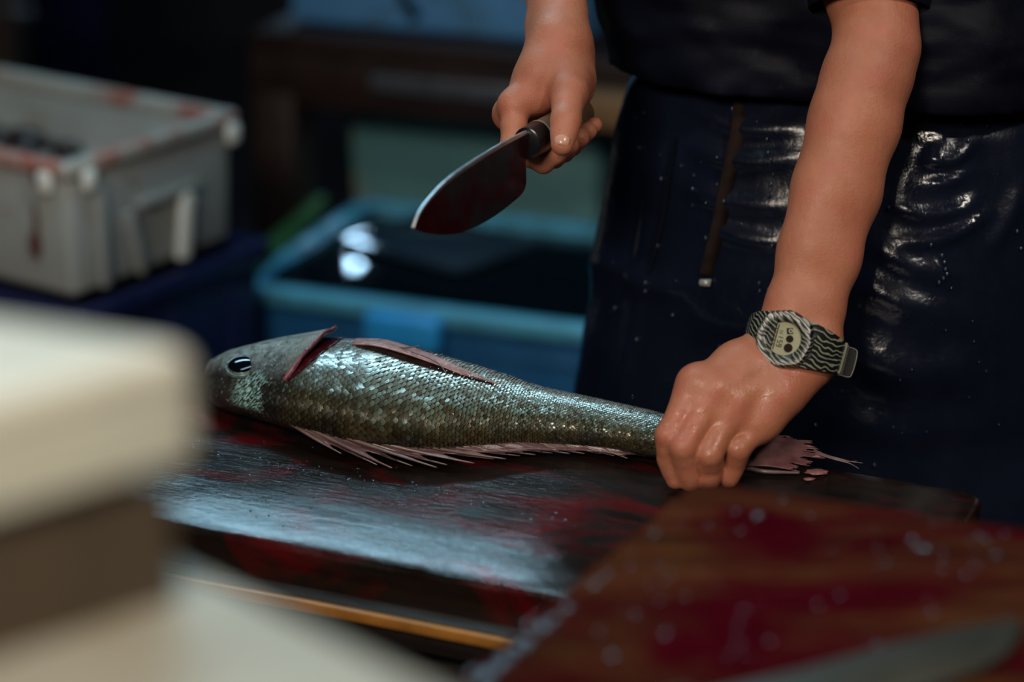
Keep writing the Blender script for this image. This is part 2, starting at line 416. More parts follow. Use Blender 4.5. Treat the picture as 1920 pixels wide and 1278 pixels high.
# blue tub of water
TZ = .55; TH = .30; tl = Pz(455, 528, TZ); TL, TW = .80, .43
tub = thing('water_tub', 'blue plastic tub brimming with dark water, behind the fish', 'tub', (tl[0], tl[1], TZ-TH), math.radians(-20.5))
bm = bmesh.new(); open_box(bm, TL, TW, TH-.004, .012, .012, .018, .02); o = from_bm('tub_body', bm, M['tub'], tub); shade_auto(o, 50)
bm = bmesh.new(); frame_ring(bm, TL, TW, TH-.026, TH, .014, .016, .006); o = from_bm('rim', bm, M['tubrim'], tub); shade_auto(o, 50)
box('rim_lug', .112, .030, .050, (.255, -.020, TH-.036), M['lug'], tub, .008, 3)
for x in (.06, .15, .36, .48, .60, .72): box('rib', .016, .016, TH-.05, (x, .010, (TH-.05)/2), M['tub'], tub, .004)
box('ledge', TL-.03, .010, .012, (TL/2, .002, TH-.062), M['tub'], tub, .004)
bm = bmesh.new(); bmesh.ops.create_grid(bm, x_segments=2, y_segments=2, size=.5)
for v in bm.verts: v.co.x = (v.co.x+.5)*(TL-.028)+.014; v.co.y = (v.co.y+.5)*(TW-.028)+.014; v.co.z = TH-.018
from_bm('water', bm, M['water'], tub)
ts = thing('tub_stand', 'low dark wooden stand under the blue tub', 'stand', (tl[0], tl[1], 0), math.radians(-20.5))
box('stand_top', TL-.02, TW-.02, .03, (TL/2, TW/2, TZ-TH-.0155), M['bgwood'], ts)
for x in (.06, TL-.06):
    for y in (.06, TW-.06): box('leg', .05, .05, TZ-TH-.0305, (x, y, (TZ-TH-.0305)/2), M['bgwood'], ts)
# dark lid lying askew over the tub
la = Pz(860, 522, TZ-.016)[:2]; ld = Pz(622, 456, TZ-.016)[:2]; ldv = ld-la; ll = np.linalg.norm(ldv); ldv /= ll; lw = np.array([-ldv[1], ldv[0]])
if lw[1] < 0: lw = -lw
M['lid'] = simple('dark_glossy_plastic', (.020, .038, .058), .06, var=.2)
lo = thing('plastic_sheet', 'dark glossy plastic sheet floating askew on the water of the blue tub', 'lid', (la[0], la[1], TZ-.0100), math.atan2(ldv[1], ldv[0])-math.pi/2)
box('sheet', .18, .235, .004, (.09, .1175, .0021), M['lid'], lo, .002)
bm = bmesh.new(); frame_ring(bm, .16, .215, 0, .003, .009, .0, .001); o = from_bm('raised_border', bm, M['lid'], lo)
for v in o.data.vertices: v.co += Vector((.010, .010, .0040))
# green strap over the corner of the tub
sp_ = spline([P(604, 372, 3.70), P(560, 420, 3.66), P(510, 470, 3.56), P(456, 516, 3.44), P(428, 552, 3.38), P(415, 600, 3.38), P(402, 660, 3.36)], 40)
V, F = tube_np(sp_, np.concatenate([np.linspace(.012, .026, 12), np.linspace(.026, .020, 14), np.linspace(.018, .013, 14)]), 10, .55)
tag(from_np('strap', V, F, M['green']), 'green strap hanging down past the left corner of the blue tub', 'strap')

# old table at the back with crate on top and pale box underneath
tb = Pz(470, 58, .80); tby = math.radians(-20.5)
bt = thing('market_table', 'old red-brown wooden table standing behind the blue tub', 'table', (tb[0], tb[1], 0), tby)
for j in range(4): box('plank', 1.18, .158, .032, (.59, .08+.161*j, .784), M['bgwood'], bt, .003)
box('front_rail', 1.18, .03, .062, (.59, .012, .7365), M['bgwood'], bt, .004)
box('metal_strip', .30, .006, .026, (.355, -.0062, .738), M['gmetal'], bt, .002)
box('lower_rail', 1.18, .04, .024, (.59, .03, .694), M['bgwood'], bt, .004)
box('wood_block', .17, .05, .05, (.585, -.0285, .735), M['palewood'], bt, .004)
for x in (.03, 1.15):
    for y in (.04, .60): box('leg', .075, .075, .768, (x, y, .384), M['bgwood'], bt, .005)
cb0 = Pz(535, 44, .802)
bc = thing('foam_box', 'pale blue foam box with dark brush strokes on the table at the back', 'box', (cb0[0], cb0[1], .802), tby)
bm = bmesh.new(); open_box(bm, .50, .38, .30, .02, .02, .006, .012); o = from_bm('box_body', bm, M['bluefoam'], bc); shade_auto(o, 50)
bm = bmesh.new(); frame_ring(bm, .50, .38, .285, .302, .012, .02, .004); o = from_bm('rim', bm, M['bluefoam'], bc); shade_auto(o, 50)
def stroke(name, pts, r, m, parent):
    V, F = tube_np(spline(pts, 24), r, 8, 1.0); o = from_np(name, V, F, m, parent); return o
def flatten_y(o, y, k=.12):
    for v in o.data.vertices: v.co.y = y+(v.co.y-y)*k
for nm, pts, r in (('brush_mark', [(.205, 0, .115), (.197, 0, .08), (.200, 0, .055), (.215, 0, .035), (.222, 0, .022)], np.linspace(.006, .012, 24)),
                   ('brush_mark', [(.300, 0, .125), (.325, 0, .112), (.350, 0, .112), (.362, 0, .125)], .010),
                   ('brush_mark', [(.372, 0, .128), (.395, 0, .108), (.430, 0, .102), (.452, 0, .115), (.458, 0, .14)], .013)):
    o = stroke(nm, pts, r, M['ink'], bc); flatten_y(o, 0, .15)
    for v in o.data.vertices: v.co.y -= .0005-.006*(1-v.co.z/.28)
bc2 = Pz(1106, 108, .802)
b2 = thing('foam_box', 'blue foam box at the right end of the back table, behind the apron', 'box', (bc2[0]+.10, bc2[1]-.03, .802), tby)
bm = bmesh.new(); open_box(bm, .40, .36, .26, .02, .02, .006, .012); o = from_bm('box_body', bm, M['bluefoam'], b2); shade_auto(o, 50)
bm = bmesh.new(); frame_ring(bm, .40, .36, .245, .262, .012, .02, .004); o = from_bm('rim', bm, M['bluefoam'], b2); shade_auto(o, 50)
pb = P(652, 300, 4.02)
plb = thing('foam_box', 'pale teal foam box in the shade under the back table', 'box', (pb[0], pb[1], .40), math.radians(-20.5))
bm = bmesh.new(); open_box(bm, .44, .30, .27, .02, .02, .006, .012); o = from_bm('box_body', bm, M['teal'], plb); shade_auto(o, 50)
bm = bmesh.new(); frame_ring(bm, .44, .30, .24, .272, .010, .02, .004); o = from_bm('rim', bm, M['teal'], plb); shade_auto(o, 50)
pst = thing('low_stand', 'low dark stand under the pale teal foam box', 'stand', (pb[0], pb[1], 0), math.radians(-20.5))
box('stand_top', .46, .32, .03, (.22, .15, .383), M['bgwood'], pst)
for x in (.03, .41):
    for y in (.03, .27): box('leg', .04, .04, .367, (x, y, .1835), M['bgwood'], pst)
# right back corner: pale box on a dark brown table
rp = P(1893, 240, 3.1)
rt = thing('side_table', 'dark brown table at the right behind the worker', 'table', (rp[0], rp[1], 0), tby)
zt = rp[2]
for j in range(3): box('plank', .8, .15, .03, (.38, .07+.153*j, zt-.0155), M['bgwood'], rt, .003)
box('front_rail', .8, .03, .07, (.38, .01, zt-.07), M['bgwood'], rt, .003)
for x in (.03, .75):
    for y in (.04, .42): box('leg', .06, .06, zt-.031, (x, y, (zt-.031)/2), M['bgwood'], rt)
rb_ = thing('foam_box', 'pale grey-green foam box at the right edge behind the worker', 'box', (rp[0], rp[1], zt), tby)
bm = bmesh.new(); open_box(bm, .55, .38, .30, .02, .02, .004, .010); o = from_bm('box_body', bm, M['foam'], rb_); shade_auto(o, 50)
bm = bmesh.new(); frame_ring(bm, .55, .38, .285, .302, .010, .02, .004); o = from_bm('rim', bm, M['foam'], rb_); shade_auto(o, 50)
# far left: post, rail, tarp
q = P(-20, 100, 5.2); o = box('wooden_post', .16, .12, 3.4, (q[0]-.02, q[1], 1.7), M['post'], None, .006); tag(o, 'brown wooden post at the far left of the stall', 'post')
q0 = P(-30, 5, 4.9); q1 = P(62, 28, 4.9)
V, F = tube_np([q0, q1], .011, 12); tag(from_np('metal_rail', V, F, M['gmetal']), 'short grey metal rail fixed to the brown post', 'rail')
q = P(132, 60, 5.6)
bm = bmesh.new(); bmesh.ops.create_grid(bm, x_segments=24, y_segments=2, size=.5)
for v in bm.verts:
    x, y = v.co.x, v.co.y; v.co = Vector((x*.17, .012*math.sin(x*40), y*3.0))
o = from_bm('tarp', bm, M['tarp'], None, True); o.location = (q[0], q[1], 1.6)
md = o.modifiers.new('thickness', 'SOLIDIFY'); md.thickness = .002
tag(o, 'narrow blue tarp hanging beside the brown post', 'tarp')
# lamp that mirrors in the tub water
pw = Pz(670, 490, TZ-.018); dd = pw-CC; dd = dd/np.linalg.norm(dd); dd[2] = -dd[2]; lpos = pw+dd*2.35+np.array([.030, 0, .0])
lt = thing('hanging_lamp', 'cylindrical hanging lamp that mirrors as two bright spots in the tub water', 'lamp', tuple(lpos))
for z0, hh in ((-.005, .19),):
    bm = bmesh.new(); bmesh.ops.create_cone(bm, cap_ends=True, segments=24, radius1=.040, radius2=.040, depth=hh)
    bmesh.ops.bevel(bm, geom=[e for e in bm.edges if len(e.link_faces) == 2 and e.calc_face_angle(0) > 1], offset=.012, segments=3, affect='EDGES')
    for v in bm.verts: v.co.z += z0
    o = from_bm('lamp_glass', bm, M['lamp'], lt); shade_auto(o, 50)
bm = bmesh.new(); bmesh.ops.create_cone(bm, cap_ends=True, segments=24, radius1=.055, radius2=.03, depth=.05)
for v in bm.verts: v.co.z += .105
from_bm('lamp_cap', bm, M['navy'], lt)
V, F = tube_np([(0, 0, .13), (0, 0, 3.40-lpos[2])], .004, 8); from_np('cord', V, F, M['navy'], lt)

# ------------------------------------------------------------------ the fish (lies on its side, back towards the viewer)
BZ = .8512
st_px = [384, 392, 405, 425, 450, 500, 560, 620, 700, 780, 855, 930, 1000, 1060, 1138, 1230, 1310, 1385]
st_top = [694, 676, 665, 655, 647, 634, 634, 635, 639, 660, 681, 702, 725, 737, 753, 774, 800, 824]
st_bot = [712, 738, 752, 766, 774, 782, 801, 816, 834, 843, 846, 841, 836, 837, 843, 856, 866, 872]
ratio = [1.3, 1.35, 1.4, 1.45, 1.5, 1.6, 1.7, 1.75, 1.75, 1.72, 1.65, 1.55, 1.45, 1.4, 1.35, 1.35, 1.35, 1.4]
NS = 150; NP = 72
sx = np.interp(np.linspace(0, 1, NS), np.linspace(0, 1, len(st_px)), st_px)
# denser at the snout
sx = np.concatenate([384+(450-384)*np.linspace(0, 1, 26)**1.6, np.linspace(450, 1385, NS-26+1)[1:]])
def sm(y, k=5):
    yp = np.pad(y, k, mode='edge'); ker = np.hanning(2*k+3)[1:-1]; ker /= ker.sum(); return np.convolve(yp, ker, 'valid')
ftop = np.interp(sx, st_px, st_top); fbot = np.interp(sx, st_px, st_bot); frat = np.interp(sx, st_px, ratio)
ftop[20:] = sm(ftop)[20:]; fbot[20:] = sm(fbot)[20:]
ROLL = math.radians(13)
fax = np.array([math.cos(math.radians(-14.5)), math.sin(math.radians(-14.5)), 0]); fn = np.array([fax[1], -fax[0], 0])   # fn: towards the viewer
E1f = math.cos(ROLL)*fn-math.sin(ROLL)*Zv; E2f = math.sin(ROLL)*fn+math.cos(ROLL)*Zv
PH = np.linspace(-math.pi, math.pi, NP, endpoint=False)
def section(ph):
    c, s_ = np.cos(ph), np.sin(ph); return c, np.sign(s_)*np.abs(s_)**1.22
cu, su = section(PH)
FC = np.zeros((NS, 3)); FA = np.zeros(NS); FB = np.zeros(NS)
for i in range(NS):
    ru = frat[i]*cu[:, None]*E1f+su[:, None]*E2f
    dn = -(ru@UP); H = (fbot[i]-ftop[i])/2
    d = 2.05; a = .03
    for it in range(6):
        ppx = FPX/d; lo_, hi_ = dn.min(), dn.max()
        a = 2*H/ppx/(hi_-lo_)
        cyp = (ftop[i]+fbot[i])/2-(hi_+lo_)/2*a*ppx
        zc = BZ-a*ru[:, 2].min()+.0006
        d = (CZ-zc)/(sp+(cyp-639)/FPX*cp)
    FC[i] = P(sx[i], cyp, d); FA[i] = a; FB[i] = a*frat[i]
for k in range(3):
    FC[:, k] = sm(FC[:, k], 7) if k != 2 else FC[:, k]
SL = np.concatenate([[0], np.cumsum(np.linalg.norm(np.diff(FC, axis=0), axis=1))])   # arc length in metres
def fish_pt(i_f, ph, off=0.0):
    """point on the flank at fractional station i_f and angle ph (0 back, 90 deg upper flank, 180 belly), off = lift along the normal"""
    i_f = np.clip(i_f, 0, NS-1.001)
    i0 = int(i_f); f = i_f-i0
    c = FC[i0]*(1-f)+FC[i0+1]*f; a = FA[i0]*(1-f)+FA[i0+1]*f; b = FB[i0]*(1-f)+FB[i0+1]*f
    cu_, su_ = section(ph)
    p = c+b*cu_*E1f+a*su_*E2f
    n = (cu_/b)*E1f+(su_/a)*E2f; n /= np.linalg.norm(n)
    return p+off*n, n
def st_of(px): return float(np.interp(px, sx, np.arange(NS)))

U = lambda px: float(np.interp(px, sx, SL))
def fish_material(name, scales=False):
    t = NT(name); uv = t.n('ShaderNodeUVMap'); uv.uv_map = 'fish'; sep = t.n('ShaderNodeSeparateXYZ'); t.l(uv.outputs[0], sep.inputs[0])
    u_, v_ = sep.outputs[0], sep.outputs[1]; vec = t.coord('Object')
    n1 = t.noise(vec, 38, 5, .65); n2 = t.noise(vec, 160, 4, .6)
    vv = t.math('ADD', v_, t.math('MULTIPLY', t.math('SUBTRACT', n1, .5), .10))
    c = t.ramp(vv, [(.20, (.018, .013, .009)), (.31, (.030, .024, .013)), (.38, (.070, .064, .036)), (.46, (.18, .185, .145)), (.53, (.29, .29, .25)), (.60, (.40, .36, .33)), (.68, (.48, .36, .33))])
    olive = t.ramp(t.noise(vec, 26, 4, .6), [(.44, 0.), (.66, 1.)])
    c = t.mix(t.math('MULTIPLY', olive, .55), c, (.11, .085, .028))
    rust = t.ramp(t.noise(vec, 70, 4, .7), [(.60, 0.), (.74, 1.)])
    c = t.mix(t.math('MULTIPLY', rust, .45), c, (.13, .045, .02))
    head = t.ramp(u_, [(U(540), 1.), (U(600), 0.)])
    hd = t.ramp(vv, [(.22, (.020, .017, .016)), (.40, (.034, .030, .027)), (.50, (.085, .09, .083)), (.60, (.23, .25, .23))])
    c = t.mix(head, c, t.mix(t.ramp(n2, [(.35, 0.), (.7, .6)]), hd, (.02, .018, .017)))
    if not scales:
        stk = t.noise(t.coord('Object', (1, 1, 1)), 1, 1)
        mp = t.n('ShaderNodeMapping'); mp.inputs['Scale'].default_value = (1, .25, 1); mp.inputs['Rotation'].default_value = (0, 0, .75); t.l(uv.outputs[0], mp.inputs[0])
        mq = t.n('ShaderNodeMapping'); mq.inputs['Scale'].default_value = (230, 52, 1); t.l(mp.outputs[0], mq.inputs[0]); mp = mq
        st2 = t.noise(mp.outputs[0], 3.2, 3, .6)
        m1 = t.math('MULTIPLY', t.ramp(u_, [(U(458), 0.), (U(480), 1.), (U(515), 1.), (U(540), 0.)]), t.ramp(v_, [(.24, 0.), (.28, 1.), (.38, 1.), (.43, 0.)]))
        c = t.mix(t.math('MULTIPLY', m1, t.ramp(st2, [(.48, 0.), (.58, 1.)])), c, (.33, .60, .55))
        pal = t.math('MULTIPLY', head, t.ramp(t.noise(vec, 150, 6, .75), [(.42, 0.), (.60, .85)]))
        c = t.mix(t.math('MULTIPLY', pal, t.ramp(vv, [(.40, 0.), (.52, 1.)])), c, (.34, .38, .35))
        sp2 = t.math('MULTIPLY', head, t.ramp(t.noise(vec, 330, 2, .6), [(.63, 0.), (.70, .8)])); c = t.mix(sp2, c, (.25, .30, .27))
    if scales:
        at = t.n('ShaderNodeAttribute'); at.attribute_name = 'tone'
        c = t.mix(1.0, c, t.ramp(at.outputs['Fac'], [(0, .12), (.25, .55), (.5, .9), (1, 1.25)]), 'MULTIPLY')
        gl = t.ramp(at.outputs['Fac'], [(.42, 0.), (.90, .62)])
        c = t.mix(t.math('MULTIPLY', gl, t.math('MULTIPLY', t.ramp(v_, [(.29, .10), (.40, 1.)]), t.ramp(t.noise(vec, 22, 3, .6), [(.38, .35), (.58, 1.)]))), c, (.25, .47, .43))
    t.col(c)
    t.set(Metallic=.30 if scales else .12, Roughness=.26 if scales else .30, Specular_IOR_Level=.6, Coat_Weight=.35, Coat_Roughness=.12)
    if not scales: t.bump(t.math('ADD', t.noise(vec, 180, 5, .7), t.math('MULTIPLY', t.noise(vec, 520, 3), .5)), .8, .0016)
    else: t.bump(t.noise(t.coord('Object', (1, 1, 1)), 900, 2), .25, .0004)
    return t.m
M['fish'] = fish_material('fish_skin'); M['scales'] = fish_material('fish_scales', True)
M['fin'] = simple('pink_fin', (.105, .055, .058), .3, 0, .3, 60, .2, 200)
M['spine'] = simple('fin_spine', (.15, .10, .092), .28, 0, .25, 90)
M['red'] = simple('blood_red_flesh', (.045, .003, .007), .2, 0, .6, 90, .6, 160)
M['cutpink'] = simple('pink_cut_skin', (.30, .17, .16), .25, 0, .3, 120, .3, 200)
M['slit'] = simple('dark_fin_groove', (.014, .006, .005), .9, 0, .4, 120, spec=.03); M['cutedge'] = simple('purple_cut_edge', (.20, .075, .095), .22, 0, .45, 160, .4, 260)
def set_uv(me, UVv, name='fish'):
    uvl = me.uv_layers.new(name=name); li = np.zeros(len(me.loops), np.int32); me.loops.foreach_get('vertex_index', li)
    uvl.data.foreach_set('uv', np.asarray(UVv, np.float32)[li].ravel())

fish_o = tuple(FC[70]*np.array([1, 1, 0])+np.array([0, 0, BZ]))
fish = thing('whole_fish', 'large dark olive sea fish lying on the bloody cutting board, gill cut open', 'fish', fish_o)
FO = np.array(fish_o)
V = []; UVv = []
for i in range(NS):
    for k in range(NP):
        p, n = fish_pt(i, PH[k]); deg = math.degrees(PH[k])
        # jaw line, gill line and small surface irregularity on the head
        off = .0006*fbm(p, 60, 3)
        if sx[i] < 540:
            jl = (sx[i]-(392+.10*(deg-20)))/6.0
            if 0 < deg < 150 and sx[i] < 470: off -= .0016*math.exp(-((deg-(35+(sx[i]-385)*.25))/7)**2)*(1 if sx[i] < 440 else math.exp(-((sx[i]-440)/14)**2))
            off -= .0010*math.exp(-((sx[i]-(505-.0022*(deg-70)**2))/5)**2)*(1 if 5 < deg < 130 else 0)
            ey = math.hypot((sx[i]-452)/22, (deg-72)/24); off += .0012*math.exp(-(ey-1.05)**2/.06)
        V.append(p+off*n-FO); UVv.append((SL[i], (PH[k]+math.pi/2)/(2*math.pi)))
F = [(i*NP+k, i*NP+(k+1) % NP, (i+1)*NP+(k+1) % NP, (i+1)*NP+k) for i in range(NS-1) for k in range(NP)]
F = [f[::-1] for f in F]
V.append(FC[0]-FO-fax*.002); UVv.append((0, .5)); c0 = len(V)-1
V.append(FC[-1]-FO+fax*.002); UVv.append((SL[-1], .5))
F += [(c0, k, (k+1) % NP) for k in range(NP)]
F += [(c0+1, (NS-1)*NP+(k+1) % NP, (NS-1)*NP+k) for k in range(NP)]
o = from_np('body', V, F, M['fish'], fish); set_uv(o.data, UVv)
body_grid = np.array(V[:-2])+FO

# scales: overlapping shingles over the flank
V = []; F = []; UVv = []; tone = []
phis = np.linspace(math.radians(-32), math.radians(168), 400)
def arc_phis(i, n):
    pts = np.array([fish_pt(i, p)[0] for p in phis[::8]]); L = np.concatenate([[0], np.cumsum(np.linalg.norm(np.diff(pts, axis=0), axis=1))])
    return np.interp(np.linspace(0, L[-1], n), L, phis[::8]), L[-1]/(n-1)
NR = 30
i_f = st_of(470); col = 0
while i_f < st_of(1300):
    ph_, pit = arc_phis(i_f, NR)
    i0 = int(i_f); ds = max(SL[i0+1]-SL[i0], 1e-5)
    step = max(.0017, min(.0046, pit*.66))
    for j in range(NR):
        px = np.interp(i_f, np.arange(NS), sx); deg = math.degrees(ph_[j])
        jj = j+(.5 if col % 2 else 0)
        if jj > NR-1: continue
        ph = np.interp(jj, np.arange(NR), ph_)
        lim = 545+.35*max(0, 60-deg) if deg < 62 else 600+.2*(deg-62)
        if px < lim-70*(deg < 40)*(deg > -5)*.4: continue
        if deg > 150: continue
        fi = i_f+rng.uniform(-.16, .16)*step/ds
        p, n = fish_pt(fi, ph+rng.uniform(-.02, .02)*.5)
        q, _ = fish_pt(fi+.5, ph); tt = q-p; tt -= n*(tt@n); tt /= np.linalg.norm(tt); ww = np.cross(n, tt)
        n2 = n+tt*rng.normal(0, .07)+ww*rng.normal(0, .07); n2 /= np.linalg.norm(n2)
        L_ = pit*.80; W_ = pit*.60; b0 = len(V)
        tl = rng.uniform(.00035, .00080)
        prof = [(-.75, 0, .00005), (-.35, -.85, .0001), (.20, -1.0, .00015), (.70, -.62, tl), (.98, 0, tl*1.15), (.70, .62, tl), (.20, 1.0, .00015), (-.35, .85, .0001), (.15, 0, .00045)]
        for a_, w_, h_ in prof:
            V.append(p+tt*a_*L_+ww*w_*W_+n*(h_+.00025)+(n2-n)*0+ (a_*L_*(tt@(n2-n))+w_*W_*(ww@(n2-n)))*-n*.6-FO)
            UVv.append((np.interp(fi, np.arange(NS), SL), (ph+math.pi/2)/(2*math.pi)))
        tn = float(np.clip(rng.normal(.55, .15), .2, 1)); tone += [tn*m for m in (.0, .12, .85, 1, 1, 1, .85, .12, .9)]  # overlapped roots darkened, painting the shade under each scale edge
        F += [(b0+8, b0+k, b0+(k+1) % 8) for k in range(8)]
    i_f += step/ds; col += 1
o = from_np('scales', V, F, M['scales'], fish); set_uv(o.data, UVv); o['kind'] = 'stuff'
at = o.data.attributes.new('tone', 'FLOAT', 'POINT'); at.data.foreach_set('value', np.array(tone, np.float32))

def patch(name, edge_lo, edge_hi, offs, m, nu=24, nv=14, thick=.0, uv=True):
    """shell that follows the flank. edge_lo / edge_hi: lists of (pixel station, angle deg) along the two long edges; offs(u,v) = lift in m"""
    lo = spline(edge_lo, nu); hi = spline(edge_hi, nu); V = []; UVv = []
    for i in range(nu):
        for j in range(nv):
            v = j/(nv-1); s_ = lo[i]*(1-v)+hi[i]*v; fi = st_of(s_[0])
            p, n = fish_pt(fi, math.radians(s_[1]), offs(i/(nu-1), v)); V.append(p-FO)
            UVv.append((np.interp(fi, np.arange(NS), SL), (math.radians(s_[1])+math.pi/2)/(2*math.pi)))
    F = [(i*nv+j, i*nv+j+1, (i+1)*nv+j+1, (i+1)*nv+j) for i in range(nu-1) for j in range(nv-1)]
    o = from_np(name, V, F, m, fish)
    if uv: set_uv(o.data, UVv)
    if thick:
        md = o.modifiers.new('thickness', 'SOLIDIFY'); md.thickness = thick; md.offset = 1
    return o
# gill cover: front edge anchored on the head, rear edge lifted open by the cut
rear = [(564, 52), (575, 63), (583, 74), (594, 86), (600, 97), (608, 107), (611, 116), (614, 124), (609, 133)]
front = [(500, 46), (488, 58), (480, 70), (475, 82), (472, 94), (472, 104), (472, 114), (474, 124), (478, 135)]
def gl(u, v):
    k = max(0, min(1, (u-.02)/.55)); return .0003+.0098*(k**.9)*v**1.5*(1+.10*math.sin(u*23))
o = patch('gill_cover', front, rear, gl, M['fish'], 30, 26, .0020); o.modifiers[0].offset = -1
# dark red wound and gills under the cover
patch('gill_wound', [(556, 54), (560, 68), (566, 84), (570, 104), (574, 122), (580, 150)], [(571, 52), (590, 66), (606, 82), (619, 98), (626, 112), (624, 150)], lambda u, v: .0016+.0004*math.sin(u*40), M['red'], 24, 10, 0, False)
ed_ = spline([(x-1.0, d) for x, d in rear[:-1]], 40)
pts = [fish_pt(st_of(x), math.radians(d), gl(k/39*(len(rear)-2)/(len(rear)-1), 1)+.0011)[0]-FO for k, (x, d) in enumerate(ed_)]
pts = [p+np.array([0, 0, .0005*fbm(Vector(p), 260, 2)]) for p in pts]
V, F = tube_np(pts, np.linspace(.0024, .0008, 40)+.0006*np.sin(np.linspace(0, 9, 40))**2, 8); from_np('cut_edge', V, F, M['cutedge'], fish)
# folded pectoral fin along the upper flank and the dark groove below it
patch('fin_groove', [(664, 103), (700, 98), (760, 94), (820, 91), (880, 88), (930, 87)], [(668, 107), (704, 106), (764, 103), (824, 99), (884, 94), (932, 90)], lambda u, v: .0017, M['slit'], 30, 6, 0, False)
o = patch('pectoral_fin', [(655, 106), (700, 104), (760, 101), (820, 97), (875, 92), (935, 89)], [(650, 128), (700, 132), (760, 127), (815, 116), (870, 104), (936, 92)], lambda u, v: .0014+.0026*math.sin(math.pi*min(1, u*1.15+.05))*(1-v)**.7+.0006*math.sin(v*34), M['cutpink'], 34, 16, .0012)
def ray(name, pts, r0, r1, m, parent, n=8):
    p = spline(pts, 14); V, F = tube_np(p, np.linspace(r0, r1, 14), n); return from_np(name, V, F, m, parent)
ray('fin_ray', [P(738, 652, 2.06)-FO, P(760, 652, 2.05)-FO, P(786, 648, 2.04)-FO], .0009, .0004, M['spine'], fish)
a_ = [fish_pt(st_of(x), math.radians(d), h)[0]-FO for x, d, h in ((770, 103, .006), (808, 99, .006), (832, 92, .006), (845, 86, .003))]
ray('fin_ray', a_, .0007, .0004, M['spine'], fish)

# eye
def on_surface(grid, px, py):
    q = grid-CC; d = q@FW; x = 960+FPX*(q@RT)/d; y = 639-FPX*(q@UP)/d
    e = (x-px)**2+(y-py)**2+((d-d.min())*60)**2*.2; return int(np.argmin(e))
ei = on_surface(body_grid[:60*NP], 452, 688); i0, k0 = divmod(ei, NP); ep, en_ = fish_pt(i0, PH[k0])
M['iris'] = simple('teal_and_rust_iris', (.12, .16, .13), .25, .3, .8, 260)
M['pupil'] = simple('black_pupil', (.002, .002, .004), .07, spec=.25)
M['eyerim'] = simple('pale_eye_rim', (.085, .125, .12), .2, .2, .6, 200)
t = NT('cornea'); t.set(Base_Color=(1, 1, 1, 1), Roughness=.02, Transmission_Weight=1.0, IOR=1.36, Specular_IOR_Level=.7); M['cornea'] = t.m
Zn = (Vector(en_)+Vector((0, 0, .45))).normalized(); Xn = Vector(fax)-Zn*Vector(fax).dot(Zn); Xn.normalize(); Yn = Zn.cross(Xn)
EM = Matrix((Xn, Yn, Zn)).transposed().to_4x4(); EM.translation = Vector(ep-FO)
def dome(name, r, h, m, z=0, ring0=0.0, sxy=(1, 1)):
    V = []; F = []; n = 32; rr = np.linspace(ring0, 1, 10)
    for q in rr:
        for k in range(n):
            a = 2*math.pi*k/n; V.append(EM @ Vector((r*q*math.cos(a)*sxy[0], r*q*math.sin(a)*sxy[1], z+h*math.sqrt(max(0, 1-q*q)))))
    F = [(i*n+k, i*n+(k+1) % n, (i+1)*n+(k+1) % n, (i+1)*n+k) for i in range(9) for k in range(n)]
    if ring0 == 0: pass
    return from_np(name, V, F, m, fish)
eye = dome('eye', .0118, .0036, M['pupil'], .0006, 0.0, (1.12, 1))
n = 32; V, F = [], []
for r_, z_ in ((.0142, -.0016), (.0136, .0006), (.0126, .0013), (.0117, .0004)):
    for k in range(n):
        a = 2*math.pi*k/n; V.append(EM @ Vector((r_*1.12*math.cos(a), r_*math.sin(a), z_)))
F = [(i*n+k, i*n+(k+1) % n, (i+1)*n+(k+1) % n, (i+1)*n+k) for i in range(3) for k in range(n)]
o = from_np('eye_rim', V, F, M['eyerim'], fish)
V, F = [], []
for r_, z_ in ((.0118, .0010), (.0108, .0022)):
    for k in range(n):
        a = 2*math.pi*k/n; V.append(EM @ Vector((r_*1.12*math.cos(a), r_*math.sin(a), z_)))
F = [(k, (k+1) % n, n+(k+1) % n, n+k) for k in range(n)]
from_np('iris', V, F, M['iris'], fish)


# dorsal fin: separate spines with membrane between
roots_px = [584, 602, 622, 652, 684, 716, 748, 784, 820, 858, 896, 934, 972, 1012, 1054, 1096, 1136, 1170]
tips_px = [(640, 850), (707, 871), (735, 877), (773, 873), (819, 876), (838, 871), (889, 868), (926, 860), (949, 860), (975, 854), (1004, 852), (1036, 849), (1068, 850), (1096, 850), (1128, 850), (1152, 854), (1177, 859), (1215, 855)]
fin = []
for k, (rx, tp) in enumerate(zip(roots_px, tips_px)):
    dg = -10 if rx < 700 else (-14 if rx < 1000 else -18)
    r_, n_ = fish_pt(st_of(rx), math.radians(dg), -.001)
    tip = Pz(tp[0], tp[1], BZ+.0035+.004*(k % 2 == 0)*(k < 8))
    mid = (r_+tip)/2+n_*.002+np.array([0, 0, .001])
    fin.append((r_, mid, tip))
    s_ = ray('spine', [r_-FO, mid-FO, tip-FO], .0019 if k < 9 else .0011, .0005, M['spine'], fish)
V, F = [], []
nu = 8
for k in range(len(fin)-1):
    for j in range(6):
        g = j/5
        for i in range(nu):
            v = i/(nu-1)
            def along(fr, q):
                c = (1-q)**2*fr[0]+2*q*(1-q)*(2*fr[1]-.5*(fr[0]+fr[2]))+q*q*fr[2]; return c
            lim = (.86*(1-g)+.80*g)-.26*(math.sin(math.pi*g)**.8)*(1 if k < 9 else .5)
            p = along(fin[k], v*lim)*(1-g)+along(fin[k+1], v*lim)*g
            V.append(p-FO+np.array([0, 0, .0008*math.sin(v*9)]))
    b0 = k*6*nu
    F += [(b0+j*nu+i, b0+(j+1)*nu+i, b0+(j+1)*nu+i+1, b0+j*nu+i+1) for j in range(5) for i in range(nu-1)]
o = from_np('dorsal_fin', V, F, M['fin'], fish); md = o.modifiers.new('thickness', 'SOLIDIFY'); md.thickness = .0006

